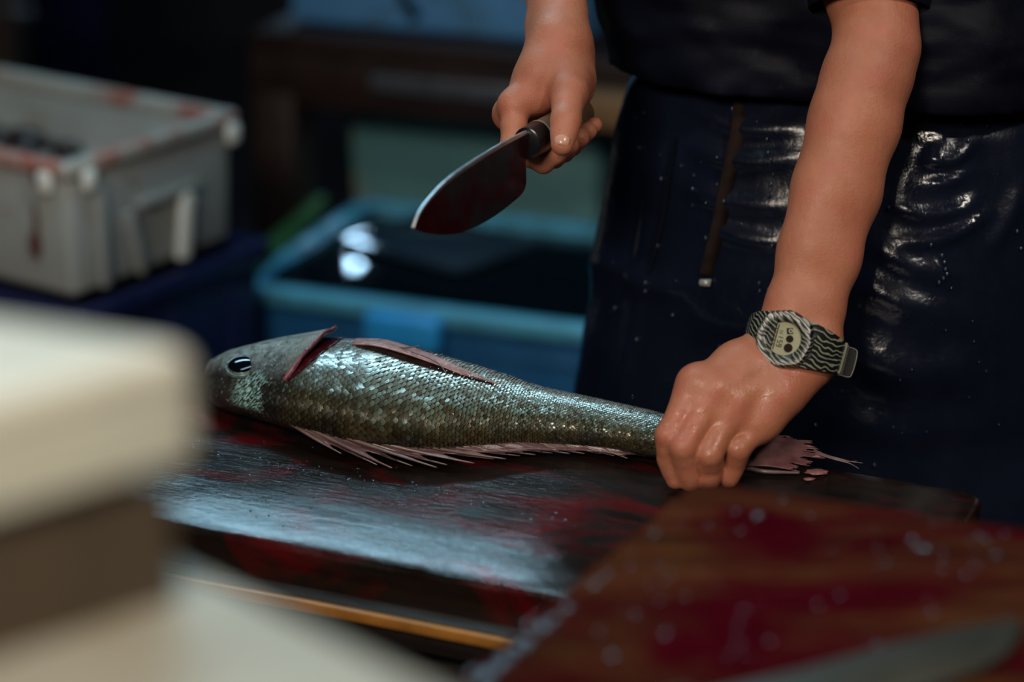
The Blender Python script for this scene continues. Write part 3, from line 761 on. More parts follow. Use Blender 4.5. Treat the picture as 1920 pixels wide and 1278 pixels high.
# tail fin: fan of fine rays, frayed at the end
V, F = [], []; NRY = 46; NL = 22
t0 = Pz(1372, 836, BZ+.012); t1 = Pz(1372, 876, BZ+.004)
edge = spline([Pz(1478, 818, BZ+.014), Pz(1508, 824, BZ+.012), Pz(1530, 836, BZ+.010), Pz(1545, 850, BZ+.008), Pz(1534, 862, BZ+.006), Pz(1512, 872, BZ+.005), Pz(1484, 880, BZ+.004), Pz(1500, 885, BZ+.002)], NRY)
for i in range(NRY):
    g = i/(NRY-1); r0 = t0*(1-g)+t1*g; e = edge[i]; fr = 1+rng.normal(0, .045)*(g < .75)
    for j in range(NL):
        v = j/(NL-1)
        p = r0+(e-r0)*v*fr; p = p+np.array([0, 0, .003*math.sin(v*math.pi)+.0011*(1 if i % 2 else -1)*(1-.3*v)])
        V.append(p-FO)
for i in range(NRY-1):
    cutn = int(abs(rng.normal(0, 2.4))) if i < NRY*.74 else 0
    for j in range(NL-1):
        if j >= NL-1-cutn: continue
        F.append((i*NL+j, i*NL+j+1, (i+1)*NL+j+1, (i+1)*NL+j))
t = NT('tail_fin_skin'); v_ = t.coord('Object'); 
t.col(t.ramp(t.noise(v_, 60, 4), [(.3, (.10, .035, .042)), (.7, (.21, .10, .095))])); t.set(Roughness=.32, Specular_IOR_Level=.5); M['tail'] = t.m
o = from_np('tail_fin', V, F, M['tail'], fish); md = o.modifiers.new('thickness', 'SOLIDIFY'); md.thickness = .0007
ray('lower_ray', [Pz(1385, 874, BZ+.003)-FO, Pz(1430, 883, BZ+.0026)-FO, Pz(1468, 885, BZ+.0024)-FO, Pz(1499, 886, BZ+.0022)-FO], .0022, .0010, M['spine'], fish)
for a_ in ([(1528, 846), (1562, 858), (1590, 864), (1618, 868)], [(1530, 848), (1566, 860), (1585, 865), (1608, 864)], [(1528, 849), (1562, 860), (1592, 868), (1610, 878)], [(1526, 843), (1550, 853), (1580, 861), (1600, 866)]):
    ray('fin_filament', [Pz(x, y, BZ+.010-.0018*i)-FO for i, (x, y) in enumerate(a_)], .0008, .0003, M['spine'], fish)

# small scraps on the board
M['scrap'] = simple('pink_scrap', (.22, .10, .10), .25, 0, .3, 90)
for (px, py, r_, lb) in ((1530, 888, .0052, 'small pink scrap of skin on the board just beyond the tail fin'), (1517, 899, .0026, 'tiny pale scrap beside the pink one on the board')):
    bm = bmesh.new(); bmesh.ops.create_icosphere(bm, subdivisions=3, radius=1)
    for v in bm.verts: v.co = Vector((v.co.x*r_*1.8, v.co.y*r_, v.co.z*r_*.35))*(1+.35*fbm(v.co+Vector((px, 0, 0)), 1.4))
    o = from_bm('fish_scrap', bm, M['scrap'], None, True); q = Pz(px, py, BZ); o.location = (q[0], q[1], BZ+r_*.32)
    tag(o, lb, 'scrap')

# ------------------------------------------------------------------ the worker
def surface_nets(D, org, h):
    D = D.astype(np.float32); nx, ny, nz = D.shape; ins = D < 0
    c = np.zeros((nx-1, ny-1, nz-1), np.int8)
    for i in (0, 1):
        for j in (0, 1):
            for k in (0, 1): c += ins[i:nx-1+i, j:ny-1+j, k:nz-1+k]
    act = (c > 0) & (c < 8); idx = np.argwhere(act); vid = -np.ones(act.shape, np.int32); vid[act] = np.arange(len(idx))
    acc = np.zeros((len(idx), 3)); cnt = np.zeros(len(idx))
    offs = [(i, j, k) for i in (0, 1) for j in (0, 1) for k in (0, 1)]
    for a in offs:
        for ax in range(3):
            if a[ax]: continue
            b = list(a); b[ax] = 1
            da = D[idx[:, 0]+a[0], idx[:, 1]+a[1], idx[:, 2]+a[2]]; db = D[idx[:, 0]+b[0], idx[:, 1]+b[1], idx[:, 2]+b[2]]
            m = (da < 0) != (db < 0); t_ = np.where(m, da/np.where(m, da-db, 1), 0)
            p = np.array(a, float)[None].repeat(len(idx), 0); p[:, ax] += t_
            acc[m] += p[m]; cnt[m] += 1
    V = (idx+acc/cnt[:, None])*h+org
    Fs = []
    for ax in range(3):
        u, v = (ax+1) % 3, (ax+2) % 3
        s0 = [slice(1, -1)]*3; s0[ax] = slice(0, D.shape[ax]-1)
        a = ins[tuple(s0)]; s1 = list(s0); s1[ax] = slice(1, D.shape[ax]); b = ins[tuple(s1)]
        for sgn, m in ((1, a & ~b), (-1, ~a & b)):
            e = np.argwhere(m)
            if not len(e): continue
            base = e.copy(); base[:, u] += 1; base[:, v] += 1      # node index of the edge start
            q = []
            for du, dv in ((-1, -1), (0, -1), (0, 0), (-1, 0)):
                cidx = base.copy(); cidx[:, u] += du; cidx[:, v] += dv
                q.append(vid[cidx[:, 0], cidx[:, 1], cidx[:, 2]])
            q = np.stack(q, 1)
            Fs.append(q if sgn > 0 else q[:, ::-1])
    return V, np.concatenate(Fs)
class SDF:
    def __init__(s, lo, hi, h):
        s.lo = np.asarray(lo, float); s.h = h; s.n = np.ceil((np.asarray(hi)-s.lo)/h).astype(int)+1
        s.ax = [(s.lo[k]+np.arange(s.n[k])*h).astype(np.float32) for k in range(3)]
    def new(s): return np.full(tuple(s.n), 1.0, np.float32)
    def cone(s, D, p1, r1, p2, r2, k=.004, flat=None):
        """smooth-union a tapered capsule into D; flat = (direction, factor) squashes it"""
        p1 = np.asarray(p1, float); p2 = np.asarray(p2, float); m = max(r1, r2)+max(k, .004)+.012
        lo = np.minimum(p1, p2)-m; hi = np.maximum(p1, p2)+m
        i0 = np.clip(((lo-s.lo)/s.h).astype(int), 0, s.n); i1 = np.clip(((hi-s.lo)/s.h).astype(int)+2, 0, s.n)
        if (i1 <= i0).any(): return
        X = s.ax[0][i0[0]:i1[0], None, None]-np.float32(p1[0]); Y = s.ax[1][None, i0[1]:i1[1], None]-np.float32(p1[1]); Z = s.ax[2][None, None, i0[2]:i1[2]]-np.float32(p1[2])
        b = p2-p1; bb = float(b@b)+1e-12
        t_ = np.clip((X*b[0]+Y*b[1]+Z*b[2])/bb, 0, 1)
        dx, dy, dz = X-t_*b[0], Y-t_*b[1], Z-t_*b[2]
        q = dx*dx+dy*dy+dz*dz
        if flat is not None:
            n, f = flat; n = np.asarray(n)/np.linalg.norm(n); dn = dx*n[0]+dy*n[1]+dz*n[2]; q = q+dn*dn*(1/f**2-1)
        d = (np.sqrt(q)-(r1+(r2-r1)*t_)).astype(np.float32)
        if flat is not None: d *= flat[1]
        sl = tuple(slice(i0[k_], i1[k_]) for k_ in range(3)); cur = D[sl]
        hh = np.maximum(k-np.abs(cur-d), 0)/max(k, 1e-6); D[sl] = np.minimum(cur, d)-hh*hh*k*.25
    def ball(s, D, p, r, k=.004, flat=None): s.cone(D, p, r, np.asarray(p)+1e-5, r, k, flat)
    def join(s, A_, B_, k):
        hh = np.maximum(k-np.abs(A_-B_), 0)/k; return np.minimum(A_, B_)-hh*hh*k*.25
    def carve(s, D, p1, r1, p2, r2, k=.002, depth=.001):
        """shallow groove"""
        T = s.new(); s.cone(T, p1, r1, p2, r2, .0001)
        hh = np.maximum(k-np.abs(-D-T), 0)/k; m = T < .02
        D[m] = np.maximum(D, -T)[m]+ (hh*hh*k*.25)[m]
def finger(sd, jt, rr, kb=.003):
    D = sd.new()
    for (a, b), (ra, rb) in zip(zip(jt, jt[1:]), zip(rr, rr[1:])):
        a = np.asarray(a); b = np.asarray(b); mid = (a+b)/2; rm = (ra+rb)/2*.985
        sd.cone(D, a, ra, mid, rm, kb); sd.cone(D, mid, rm, b, rb, kb)
    return D

# ---- key points
LW = P(1490, 648, 1.992); LE = P(1641, 92, 2.018); LS = np.array([.318, 2.12, 1.47])
RW = P(1044, 92, 2.05); RE = P(1036, -330, 2.22); RS = np.array([.05, 2.30, 1.50])
cen = np.array([.283, 2.115])+Wv[:2]*.028+Uv[:2]*.004                                 # hips in plan

# ---- left arm and hand (holds the tail down)
L_mcp = [P(1304, 722, 1.962), P(1338, 736, 1.960), P(1376, 758, 1.962), P(1427, 791, 1.968)]
L_pip = [P(1253, 815, 1.952), P(1281, 838, 1.944), P(1331, 851, 1.946), P(1384, 842, 1.954)]
L_dip = [P(1256, 860, 1.962), P(1288, 874, 1.956), P(1331, 880, 1.960), P(1375, 870, 1.964)]
L_tip = [Pz(1268, 897, .8600), Pz(1295, 901, .8598), Pz(1329, 901, .8598), Pz(1367, 896, .8595)]
L_r = [(.0120, .0108, .0102, .0088), (.0124, .0112, .0106, .0090), (.0118, .0107, .0102, .0088), (.0108, .0099, .0094, .0082)]
sdl = SDF(np.minimum.reduce([LW, LE, *L_tip, *L_pip])-.065, np.maximum.reduce([LW, LE, *L_mcp])+np.array([.07, .09, .10]), .0017)
ax_l = (LE-LW)/np.linalg.norm(LE-LW)
strap_dir = RT*math.cos(math.radians(27))-UP*math.sin(math.radians(27)); strap_dir = strap_dir-ax_l*(strap_dir@ax_l); strap_dir /= np.linalg.norm(strap_dir)
out_l = np.cross(ax_l, strap_dir); out_l *= -np.sign(out_l@FW)       # towards the viewer
D = sdl.new()
# forearm: radius and ulna side, swelling towards the elbow
def arm_pt(t_, o=0., n_=0.): return LW+(LE-LW)*t_+strap_dir*o+out_l*n_
prof = [(0, .0215, .0095), (.12, .0220, .0092), (.30, .0240, .0090), (.52, .0268, .0085), (.75, .0295, .0068), (.92, .0312, .0040), (1.0, .0310, .003)]
for (t0_, r0_, o0_), (t1_, r1_, o1_) in zip(prof, prof[1:]):
    for sg in (-1, 1): sdl.cone(D, arm_pt(t0_, sg*o0_), r0_, arm_pt(t1_, sg*o1_), r1_, .012)
sdl.cone(D, arm_pt(.35, -.007, .004), .0215, arm_pt(.85, -.007, .006), .0275, .015)
sdl.ball(D, arm_pt(.03, .019, .010), .013, .014)              # ulna head
sdl.cone(D, LE, .0300, LE+(LS-LE)*.75+np.array([-.012, 0, 0]), .041, .010)
sdl.cone(D, LE+(LS-LE)*.02+strap_dir*.004, .0320, P(1630, -25, 2.040), .0412, .010)
# palm
pal = sdl.new()
wr = [LW+strap_dir*o-ax_l*.002 for o in (-.017, -.006, .006, .017)]
rw = [.0165, .0175, .0175, .0165]
for i in range(4):
    m_ = L_mcp[i]
    sdl.cone(pal, wr[i], rw[i], (wr[i]+m_)/2+out_l*.001, .0155-.0006*i, .016)
    sdl.cone(pal, (wr[i]+m_)/2+out_l*.001, .0155-.0006*i, m_, L_r[i][0]*1.0, .014)
    web = lambda q: L_mcp[q]+(L_pip[q]-L_mcp[q])*.30
    if i: sdl.cone(pal, L_mcp[i-1]-out_l*.001, .0100, m_-out_l*.001, .0100, .012); sdl.cone(pal, web(i-1)-out_l*.002, .0086, web(i)-out_l*.002, .0086, .012)
    sdl.cone(pal, m_, L_r[i][0], web(i), L_r[i][0]*.97, .010)
sdl.cone(pal, LW+strap_dir*.018-ax_l*.008, .0185, L_mcp[3]+strap_dir*.006+ax_l*.022, .0165, .014)   # little-finger side of the palm
sdl.cone(pal, L_mcp[3]+strap_dir*.006+ax_l*.022, .0165, L_mcp[3]+strap_dir*.001+ax_l*.004, .0118, .014)
# thumb: leaves the palm on the index side and closes behind the tail
th = [LW-strap_dir*.012-ax_l*.006-out_l*.012, P(1392, 700, 2.012), P(1338, 752, 2.045), P(1302, 800, 2.062)]
tr = [.0175, .0140, .0118, .0095]
Dt = finger(sdl, th, tr, .006)
D = sdl.join(D, pal, .018); D = sdl.join(D, Dt, .014)
fing = None
for i in range(4):
    Df = finger(sdl, [L_mcp[i], L_pip[i], L_dip[i], L_tip[i]], L_r[i])
    Df = sdl.join(Df, pal, .001) if False else Df
    D = sdl.join(D, Df, .0035) if fing is None else D
    if fing is None: fing = Df
    else: fing = np.minimum(fing, Df)
    if i: D = sdl.join(D, Df, .0022)
for i in range(4): sdl.ball(D, L_mcp[i]+out_l*.0012+ax_l*.004, .0090, .016)
# tendons on the back of the hand
for i in range(1, 3): sdl.cone(D, wr[i]+out_l*.0165, .0022, L_mcp[i]+out_l*.0105, .0026, .009)
VL, FL = surface_nets(D, sdl.lo, sdl.h)

# ---- right arm and hand (grips the knife)
kf = P(997, 264, 1.995)                                        # front of the handle
kb_ = P(1090, 213, 2.0765); kax = (kf-kb_)/np.linalg.norm(kf-kb_)
kdn = -Zv-kax*(-Zv@kax); kdn /= np.linalg.norm(kdn); kn = np.cross(kax, kdn); kn *= -np.sign(kn@FW)
HR = .0122
def hp(t_, ang, r): # point round the handle: t_ metres back from the ferrule, ang 0 = right/near side, 90 = up
    return kf-kax*t_+r*(kn*math.cos(math.radians(ang))-kdn*math.sin(math.radians(ang)))
R_mcp = [P(966, 196, 2.022), P(957, 214, 2.040), P(962, 210, 2.062), P(976, 202, 2.082)]
R_r = [(.0116, .0103, .0093, .0080), (.0118, .0104, .0094, .0082), (.0112, .0099, .0090, .0078), (.0100, .0090, .0082, .0070)]
R_pip = []; R_dip = []; R_tip = []
for i, t_ in enumerate((.024, .043, .060, .074)):
    rr_ = HR+R_r[i][1]*.97
    R_pip.append(hp(t_-.004, 192+3*i, rr_+.006)); R_dip.append(hp(t_, 268+2*i, rr_+.0025)); R_tip.append(hp(t_+.002, 342+4*i, rr_+.0012))
R_pip[0] = P(961, 276, 2.012)
hi = np.maximum.reduce([RW, *R_mcp, *R_tip, RE]); lo = np.minimum.reduce([RW, *R_mcp, *R_tip, *R_dip, RE])
sdr = SDF(lo-.05, np.array([hi[0]+.07, hi[1]+.07, RW[2]+.085]), .0016)
ax_r = (RE-RW)/np.linalg.norm(RE-RW)
sd_r = RT-ax_r*(RT@ax_r); sd_r /= np.linalg.norm(sd_r); ou_r = np.cross(sd_r, ax_r); ou_r *= -np.sign(ou_r@FW)
D = sdr.new()
def rarm(t_, o=0., n_=0.): return RW+(RE-RW)*t_+sd_r*o+ou_r*n_
for (t0_, r0_, o0_), (t1_, r1_, o1_) in zip(prof, prof[1:]):
    for sg in (-1, 1): sdr.cone(D, rarm(t0_, sg*o0_*.35, sg*o0_), r0_*.94, rarm(t1_, sg*o1_*.45, sg*o1_), r1_*.92, .012)
pal = sdr.new()
wr = [RW+ou_r*o for o in (.012, .004, -.006, -.016)]
palm_c = P(1062, 158, 2.062)
for i in range(4):
    m_ = R_mcp[i]
    mid = (wr[i]+m_)/2+sd_r*.006
    sdr.cone(pal, wr[i], .0170, mid, .0165, .016); sdr.cone(pal, mid, .0165, m_, R_r[i][0], .014)
    sdr.cone(pal, mid, .0150, (m_+palm_c)/2, .0120, .016)
    if i: sdr.cone(pal, R_mcp[i-1]+sd_r*.001, .0098, m_+sd_r*.001, .0098, .012)
sdr.cone(pal, RW+sd_r*.008, .0185, P(1076, 160, 2.070), .0175, .018)
sdr.cone(pal, RW+sd_r*.006-ou_r*.012, .018, P(1074, 172, 2.092), .0155, .018)
# thumb lies along the near side of the handle
th = [P(1056, 118, 2.040), P(1066, 172, 2.008), P(1061, 226, 1.990), P(1054, 271, 1.981)]
tr = [.0185, .0130, .0112, .0094]
Dt = finger(sdr, th, tr, .006)
sdr.cone(Dt, P(1080, 150, 2.045), .0175, P(1068, 176, 2.018), .0130, .016)
sdr.ball(Dt, th[2]+ou_r*.001, .0112, .005)
# web between thumb and index finger
sdr.cone(pal, P(1012, 188, 2.026), .0095, P(1034, 176, 2.028), .0090, .014)
D = sdr.join(D, pal, .018); D = sdr.join(D, Dt, .007)
for i in range(4):
    Df = finger(sdr, [R_mcp[i], R_pip[i], R_dip[i], R_tip[i]], R_r[i])
    D = sdr.join(D, Df, .0035 if i == 0 else .0018)
for i in range(4): sdr.ball(D, R_mcp[i]-sd_r*.0022, .0094, .010)
VR, FR = surface_nets(D, sdr.lo, sdr.h)

# ---- torso, legs, neck and head: coarser, under the clothes and above the picture
def torso_field(sd, grow=0.0, sleeves=False, full=True):
    D = sd.new(); u2 = Uv; w2 = Wv
    hip = np.array([cen[0], cen[1], .98]); wa = np.array([cen[0], cen[1], 1.13]); ch = np.array([.205, 2.17, 1.36]); nk = np.array([.175, 2.16, 1.53])
    for sg in (-1, 1):
        sd.cone(D, hip+u2*sg*.085, .105+grow, wa+u2*sg*.080, .100+grow-(0 if sleeves else .022), .05, (w2, .95))
        sd.cone(D, wa+u2*sg*.080, .100+grow-(0 if sleeves else .022), ch+u2*sg*.085, .112+grow, .06, (w2, .95))
    sd.cone(D, ch+u2*-.10, .09+grow, RS, .062+grow, .06); sd.cone(D, ch+u2*.10, .09+grow, LS, .062+grow, .06)
    if full:
        for sg in (-1, 1):
            kn_ = hip+u2*sg*.10+np.array([0, 0, -.48])-w2*.02; an = kn_+np.array([0, 0, -.42])+w2*.04
            sd.cone(D, hip+u2*sg*.09-Zv*.05, .088+grow, kn_, .056+grow, .04); sd.cone(D, kn_, .056+grow, an, .040+grow, .02)
            sd.cone(D, an+np.array([0, 0, -.045]), .035+grow, an+np.array([0, 0, -.05])-w2*.17, .030+grow, .02)
        hd = nk+np.array([-.03, -.05, .18])
        sd.cone(D, nk-Zv*.06, .062, nk+np.array([-.02, -.02, .09]), .055, .03)
        sd.cone(D, hd+np.array([0, 0, .03]), .085, hd+np.array([-.01, -.03, -.055]), .055, .03)
        fw_ = np.array([-.42, -.88, -.20])
        sd.cone(D, hd+fw_*.085+Zv*.01, .008, hd+fw_*.105-Zv*.022, .013, .012)       # nose
        sd.cone(D, hd+fw_*.08-Zv*.055-u2*.02, .008, hd+fw_*.08-Zv*.055+u2*.02, .008, .008)   # mouth
        for sg in (-1, 1):
            sd.ball(D, hd+u2*sg*.083-Zv*.01, .022, .008, (u2, .35)); sd.cone(D, hd+fw_*.072+u2*sg*.018+Zv*.035, .010, hd+fw_*.066+u2*sg*.045+Zv*.035, .009, .012)
    sd.cone(D, RS, .052+grow, RE+(RS-RE)*(.55 if sleeves else 0), .040+grow, .03)
    if not sleeves:
        sd.cone(D, RE, .0345, RW+(RE-RW)*.25, .026, .01)
    sd.cone(D, LS, .052+grow, LE+(LS-LE)*.62, .044+grow, .03)
    return D
sdt = SDF((-.30, 1.75, -.02), (.72, 2.60, 1.95), .0095)
VT, FT = surface_nets(torso_field(sdt, -.020), sdt.lo, sdt.h)
# keep only what the fine arms do not cover
PO = np.array([cen[0], cen[1], 0])
person = thing('person', 'worker in dark navy shirt and wet apron holding the fish tail and a knife', 'person', tuple(PO))
V = np.concatenate([VL, VR, VT])-PO; F = np.concatenate([FL, FR+len(VL), FT+len(VL)+len(VR)])
me = bpy.data.meshes.new('body'); me.from_pydata(V.tolist(), [], F.tolist()); me.update()
t = NT('skin'); v_ = t.coord('Object')
big = t.noise(v_, 16, 4, .6); fine = t.noise(v_, 150, 4, .6)
c = t.ramp(big, [(.30, (.32, .110, .060)), (.70, (.42, .165, .092))])
c = t.mix(t.ramp(fine, [(.45, 0.), (.75, .35)]), c, (.36, .10, .062))
c = t.mix(t.ramp(t.noise(v_, 34, 3), [(.50, 0.), (.68, .45)]), c, (.43, .12, .085))
spot = t.ramp(t.noise(v_, 95, 2, .4), [(.735, 0.), (.77, .8)]); c = t.mix(spot, c, (.12, .045, .03))
t.col(c)
sz = t.n('ShaderNodeSeparateXYZ'); t.l(v_, sz.inputs[0])
low = t.ramp(sz.outputs[2], [(.93, 1.), (.985, 0.)]); dry = t.ramp(t.noise(v_, 70, 4, .65), [(.40, .50), (.60, .62)])
t.rough(t.mix(low, dry, t.ramp(t.noise(v_, 55, 4, .65), [(.42, .26), (.56, .52)])))
vor = t.n('ShaderNodeTexVoronoi'); vor.inputs['Scale'].default_value = 620; t.l(v_, vor.inputs['Vector'])
sv = t.coord('Object', (1, 1, .45))
h_ = t.math('ADD', t.math('MULTIPLY', vor.outputs['Distance'], .5), t.math('MULTIPLY', t.noise(sv, 240, 4, .6), 1.2))
t.bump(h_, .35, .0009); t.set(Specular_IOR_Level=.38, Subsurface_Weight=.12, Subsurface_Scale=.006, Subsurface_Radius=(1, .35, .2)); M['skin'] = t.m
body = link('body', me, M['skin'], person)
sm_ = body.modifiers.new('smooth', 'SMOOTH'); sm_.factor = .5; sm_.iterations = 4
# thumb nail of the knife hand
M['nail'] = simple('thumb_nail', (.50, .26, .19), .22, 0, .08, 60)
npos = P(1055.5, 264, 1.981); ntan = (th[3]-th[2])/np.linalg.norm(th[3]-th[2]); nn = ou_r-ntan*(ou_r@ntan); nn /= np.linalg.norm(nn); nw = np.cross(ntan, nn)
V, F = [], []
for i in range(9):
    for j in range(9):
        a = (i/8-.5)*2; b = (j/8-.5)*2; w_ = .0066*(1-.16*max(0, b)**4-.12*max(0, -b)**3)
        if abs(b) > .0: w_ *= math.sqrt(max(.05, 1-abs(b)**5*.55))
        V.append(th[3]+ntan*(-.0015+b*.0062)+nw*a*w_+nn*(.0099-.0030*a*a-.0011*b*b-.0006*b)-PO)
F = [(i*9+j, i*9+j+1, (i+1)*9+j+1, (i+1)*9+j) for i in range(8) for j in range(8)]
o = from_np('thumb_nail', V, F, M['nail'], person); md = o.modifiers.new('thickness', 'SOLIDIFY'); md.thickness = .0007; md.offset = 0
# hair
hd = np.array([.145, 2.11, 1.71]); sdh = SDF(hd-.16, hd+.16, .006); Dh = sdh.new()
sdh.cone(Dh, hd+np.array([.02, .035, .055]), .088, hd+np.array([.03, .05, .0]), .080, .03); sdh.cone(Dh, hd+np.array([-.01, -.01, .075]), .075, hd+np.array([.02, .04, .06]), .085, .03)
V, F = surface_nets(Dh, sdh.lo, sdh.h); M['hair'] = simple('black_hair', (.010, .008, .007), .5, bump=.5, bscale=200)
from_np('hair', V-PO, F, M['hair'], person)

# ---- clothes
t = NT('navy_cloth'); v_ = t.coord('Object'); t.col(t.ramp(t.noise(v_, 12, 4), [(.3, (.0018, .0022, .005)), (.7, (.004, .005, .011))])); t.set(Roughness=.5, Specular_IOR_Level=.08)
t.bump(t.noise(v_, 700, 2), .25, .0006); M['shirt'] = t.m
t = NT('wet_navy_vinyl'); v_ = t.coord('Object')
t.col(t.ramp(t.noise(v_, 7, 5, .6), [(.3, (.0028, .004, .009)), (.7, (.0065, .009, .020))]))
t.rough(t.ramp(t.noise(t.coord('Object', (1, 1, .35)), 20, 5, .65), [(.35, .11), (.65, .29)])); t.set(Specular_IOR_Level=.42)
t.bump(t.math('ADD', t.math('MULTIPLY', t.noise(v_, 60, 4, .6), 1.0), t.math('MULTIPLY', t.noise(v_, 420, 3), .15)), .30, .003); M['apron'] = t.m
M['string'] = simple('brown_tape', (.016, .010, .008), .8, var=.3, scale=60, spec=.05)
M['tipmetal'] = simple('pale_cord_end', (.45, .45, .42), .25, .3, .2)
sds = SDF((-.20, 1.80, 1.08), (.62, 2.50, 1.60), .0062)
Ds = torso_field(sds, .014, True, False)
# neck hole, lower edge and left sleeve hem
Xg = sds.ax[0][:, None, None]; Yg = sds.ax[1][None, :, None]; Zg = sds.ax[2][None, None, :]
Ds = np.maximum(Ds, (1.116-Zg).astype(np.float32)-0*Ds)
V, F = surface_nets(Ds, sds.lo, sds.h)
hem = P(1629, 17, 2.033); sdirn = (LS-LE)/np.linalg.norm(LS-LE)
V2 = V.copy()
for i in range(len(V2)):
    p = Vector(V2[i]); z = p.z
    k = .006*fbm(Vector((p.x*1.0, p.y, p.z*3.2))+Vector((0, 0, .2*p.x)), 9, 3)+.0045*fbm(Vector((p.x, p.y, p.z*5)), 22, 2)
    c_ = np.array([cen[0], cen[1]]); d_ = V2[i][:2]-c_; d_ /= np.linalg.norm(d_)+1e-9
    V2[i][:2] += d_*k*1.0
sh = from_np('shirt', V2-PO, F, M['shirt'], person); md = sh.modifiers.new('smooth', 'SMOOTH'); md.factor = .5; md.iterations = 3
# sleeve hem of the left arm
V, F = tube_np([hem+sdirn*.0, hem+sdirn*.012, hem+sdirn*.03, hem+sdirn*.09], [.0505, .0522, .0525, .056], 36, 1.0, False)
V2, F2 = tube_np([hem+sdirn*.0, hem+sdirn*.03], [.0485, .0490], 36, 1.0, False)
nF = len(V); ringj = [(k, (k+1) % 36, nF+(k+1) % 36, nF+k) for k in range(36)]
from_np('sleeve', np.array(V+V2)-PO, F+[tuple(x+nF for x in f[::-1]) for f in F2]+ringj, M['shirt'], person)
# trousers
sdp = SDF((-.05, 1.75, .06), (.66, 2.50, 1.24), .010); Dp = sdp.new()
hip = np.array([cen[0], cen[1], .98])
for sg in (-1, 1):
    kn_ = hip+Uv*sg*.10+np.array([0, 0, -.48])-Wv*.02; an = kn_+np.array([0, 0, -.40])+Wv*.04
    sdp.cone(Dp, hip+Uv*sg*.085, .108, hip+Uv*sg*.082+Zv*.12, .088, .04, (Wv, .95))
    sdp.cone(Dp, hip+Uv*sg*.09-Zv*.05, .098, kn_, .068, .04); sdp.cone(Dp, kn_, .068, an, .058, .02)
V, F = surface_nets(Dp, sdp.lo, sdp.h); from_np('trousers', V-PO, F, M['shirt'], person)
for sg in (-1, 1):
    an = hip+Uv*sg*.10+np.array([0, 0, -.90])+Wv*.02; sdb = SDF(an-np.array([.28, .28, .12]), an+np.array([.28, .28, .30]), .008); Db = sdb.new()
    sdb.cone(Db, np.array([an[0], an[1], .05]), .048, an+Zv*.22, .064, .02); sdb.cone(Db, np.array([an[0], an[1], .045]), .044, np.array([an[0], an[1], .038])-Wv*.19, .038, .02)
    V, F = surface_nets(np.maximum(Db, -sdb.ax[2][None, None, :]+.001+0*Db), sdb.lo, sdb.h); from_np('boot', V-PO, F, M['shirt'], person)

# ---- apron: wraps the front of the hips from the waist to below the knee
NA, NZ = 150, 170
TH = np.radians(np.linspace(-118, 118, NA)); ZS = np.linspace(1.150, .46, NZ)
AV = np.zeros((NZ, NA, 3)); AN = np.zeros_like(AV)
for i, z in enumerate(ZS):
    k = np.clip((1.15-z)/.35, 0, 1.6)
    hw = .186+.050*k**.9; dp = .128+.030*k-.034*np.clip((z-.93)/.19, 0, 1)**1.4
    if z > 1.105: hw -= .010*((z-1.105)/.045)**1.5; dp -= .006*((z-1.105)/.045)
    s_, c_ = np.sin(TH), np.cos(TH)
    sxn = np.sign(s_)*np.abs(s_)**.92; cxn = np.sign(c_)*np.abs(c_)**.92
    AV[i] = np.array([cen[0], cen[1], 0])+hw*sxn[:, None]*Uv-dp*cxn[:, None]*Wv+np.array([0, 0, z])
    n_ = (s_/hw)[:, None]*Uv-(c_/dp)[:, None]*Wv; AN[i] = n_/np.linalg.norm(n_, axis=1)[:, None]
q = AV-CC; dd_ = q@FW; APX = 960+FPX*(q@RT)/dd_; APY = 639-FPX*(q@UP)/dd_
disp = np.zeros((NZ, NA))
def crease(pts, width, amp):
    """ridge (or valley) pressed into the cloth along a line given by marks read off the photograph, carried over to the cloth surface"""
    global disp
    p = spline(pts, 40); best = np.full(APX.shape, 1e9); tt = np.zeros_like(best)
    for k, (x, y) in enumerate(p):
        d2 = (APX-x)**2+(APY-y)**2; m = d2 < best; best[m] = d2[m]; tt[m] = k/39
    env = np.sin(np.pi*np.clip(tt, .04, .96))**.5
    disp += amp*env*np.exp(-best/(width*width))
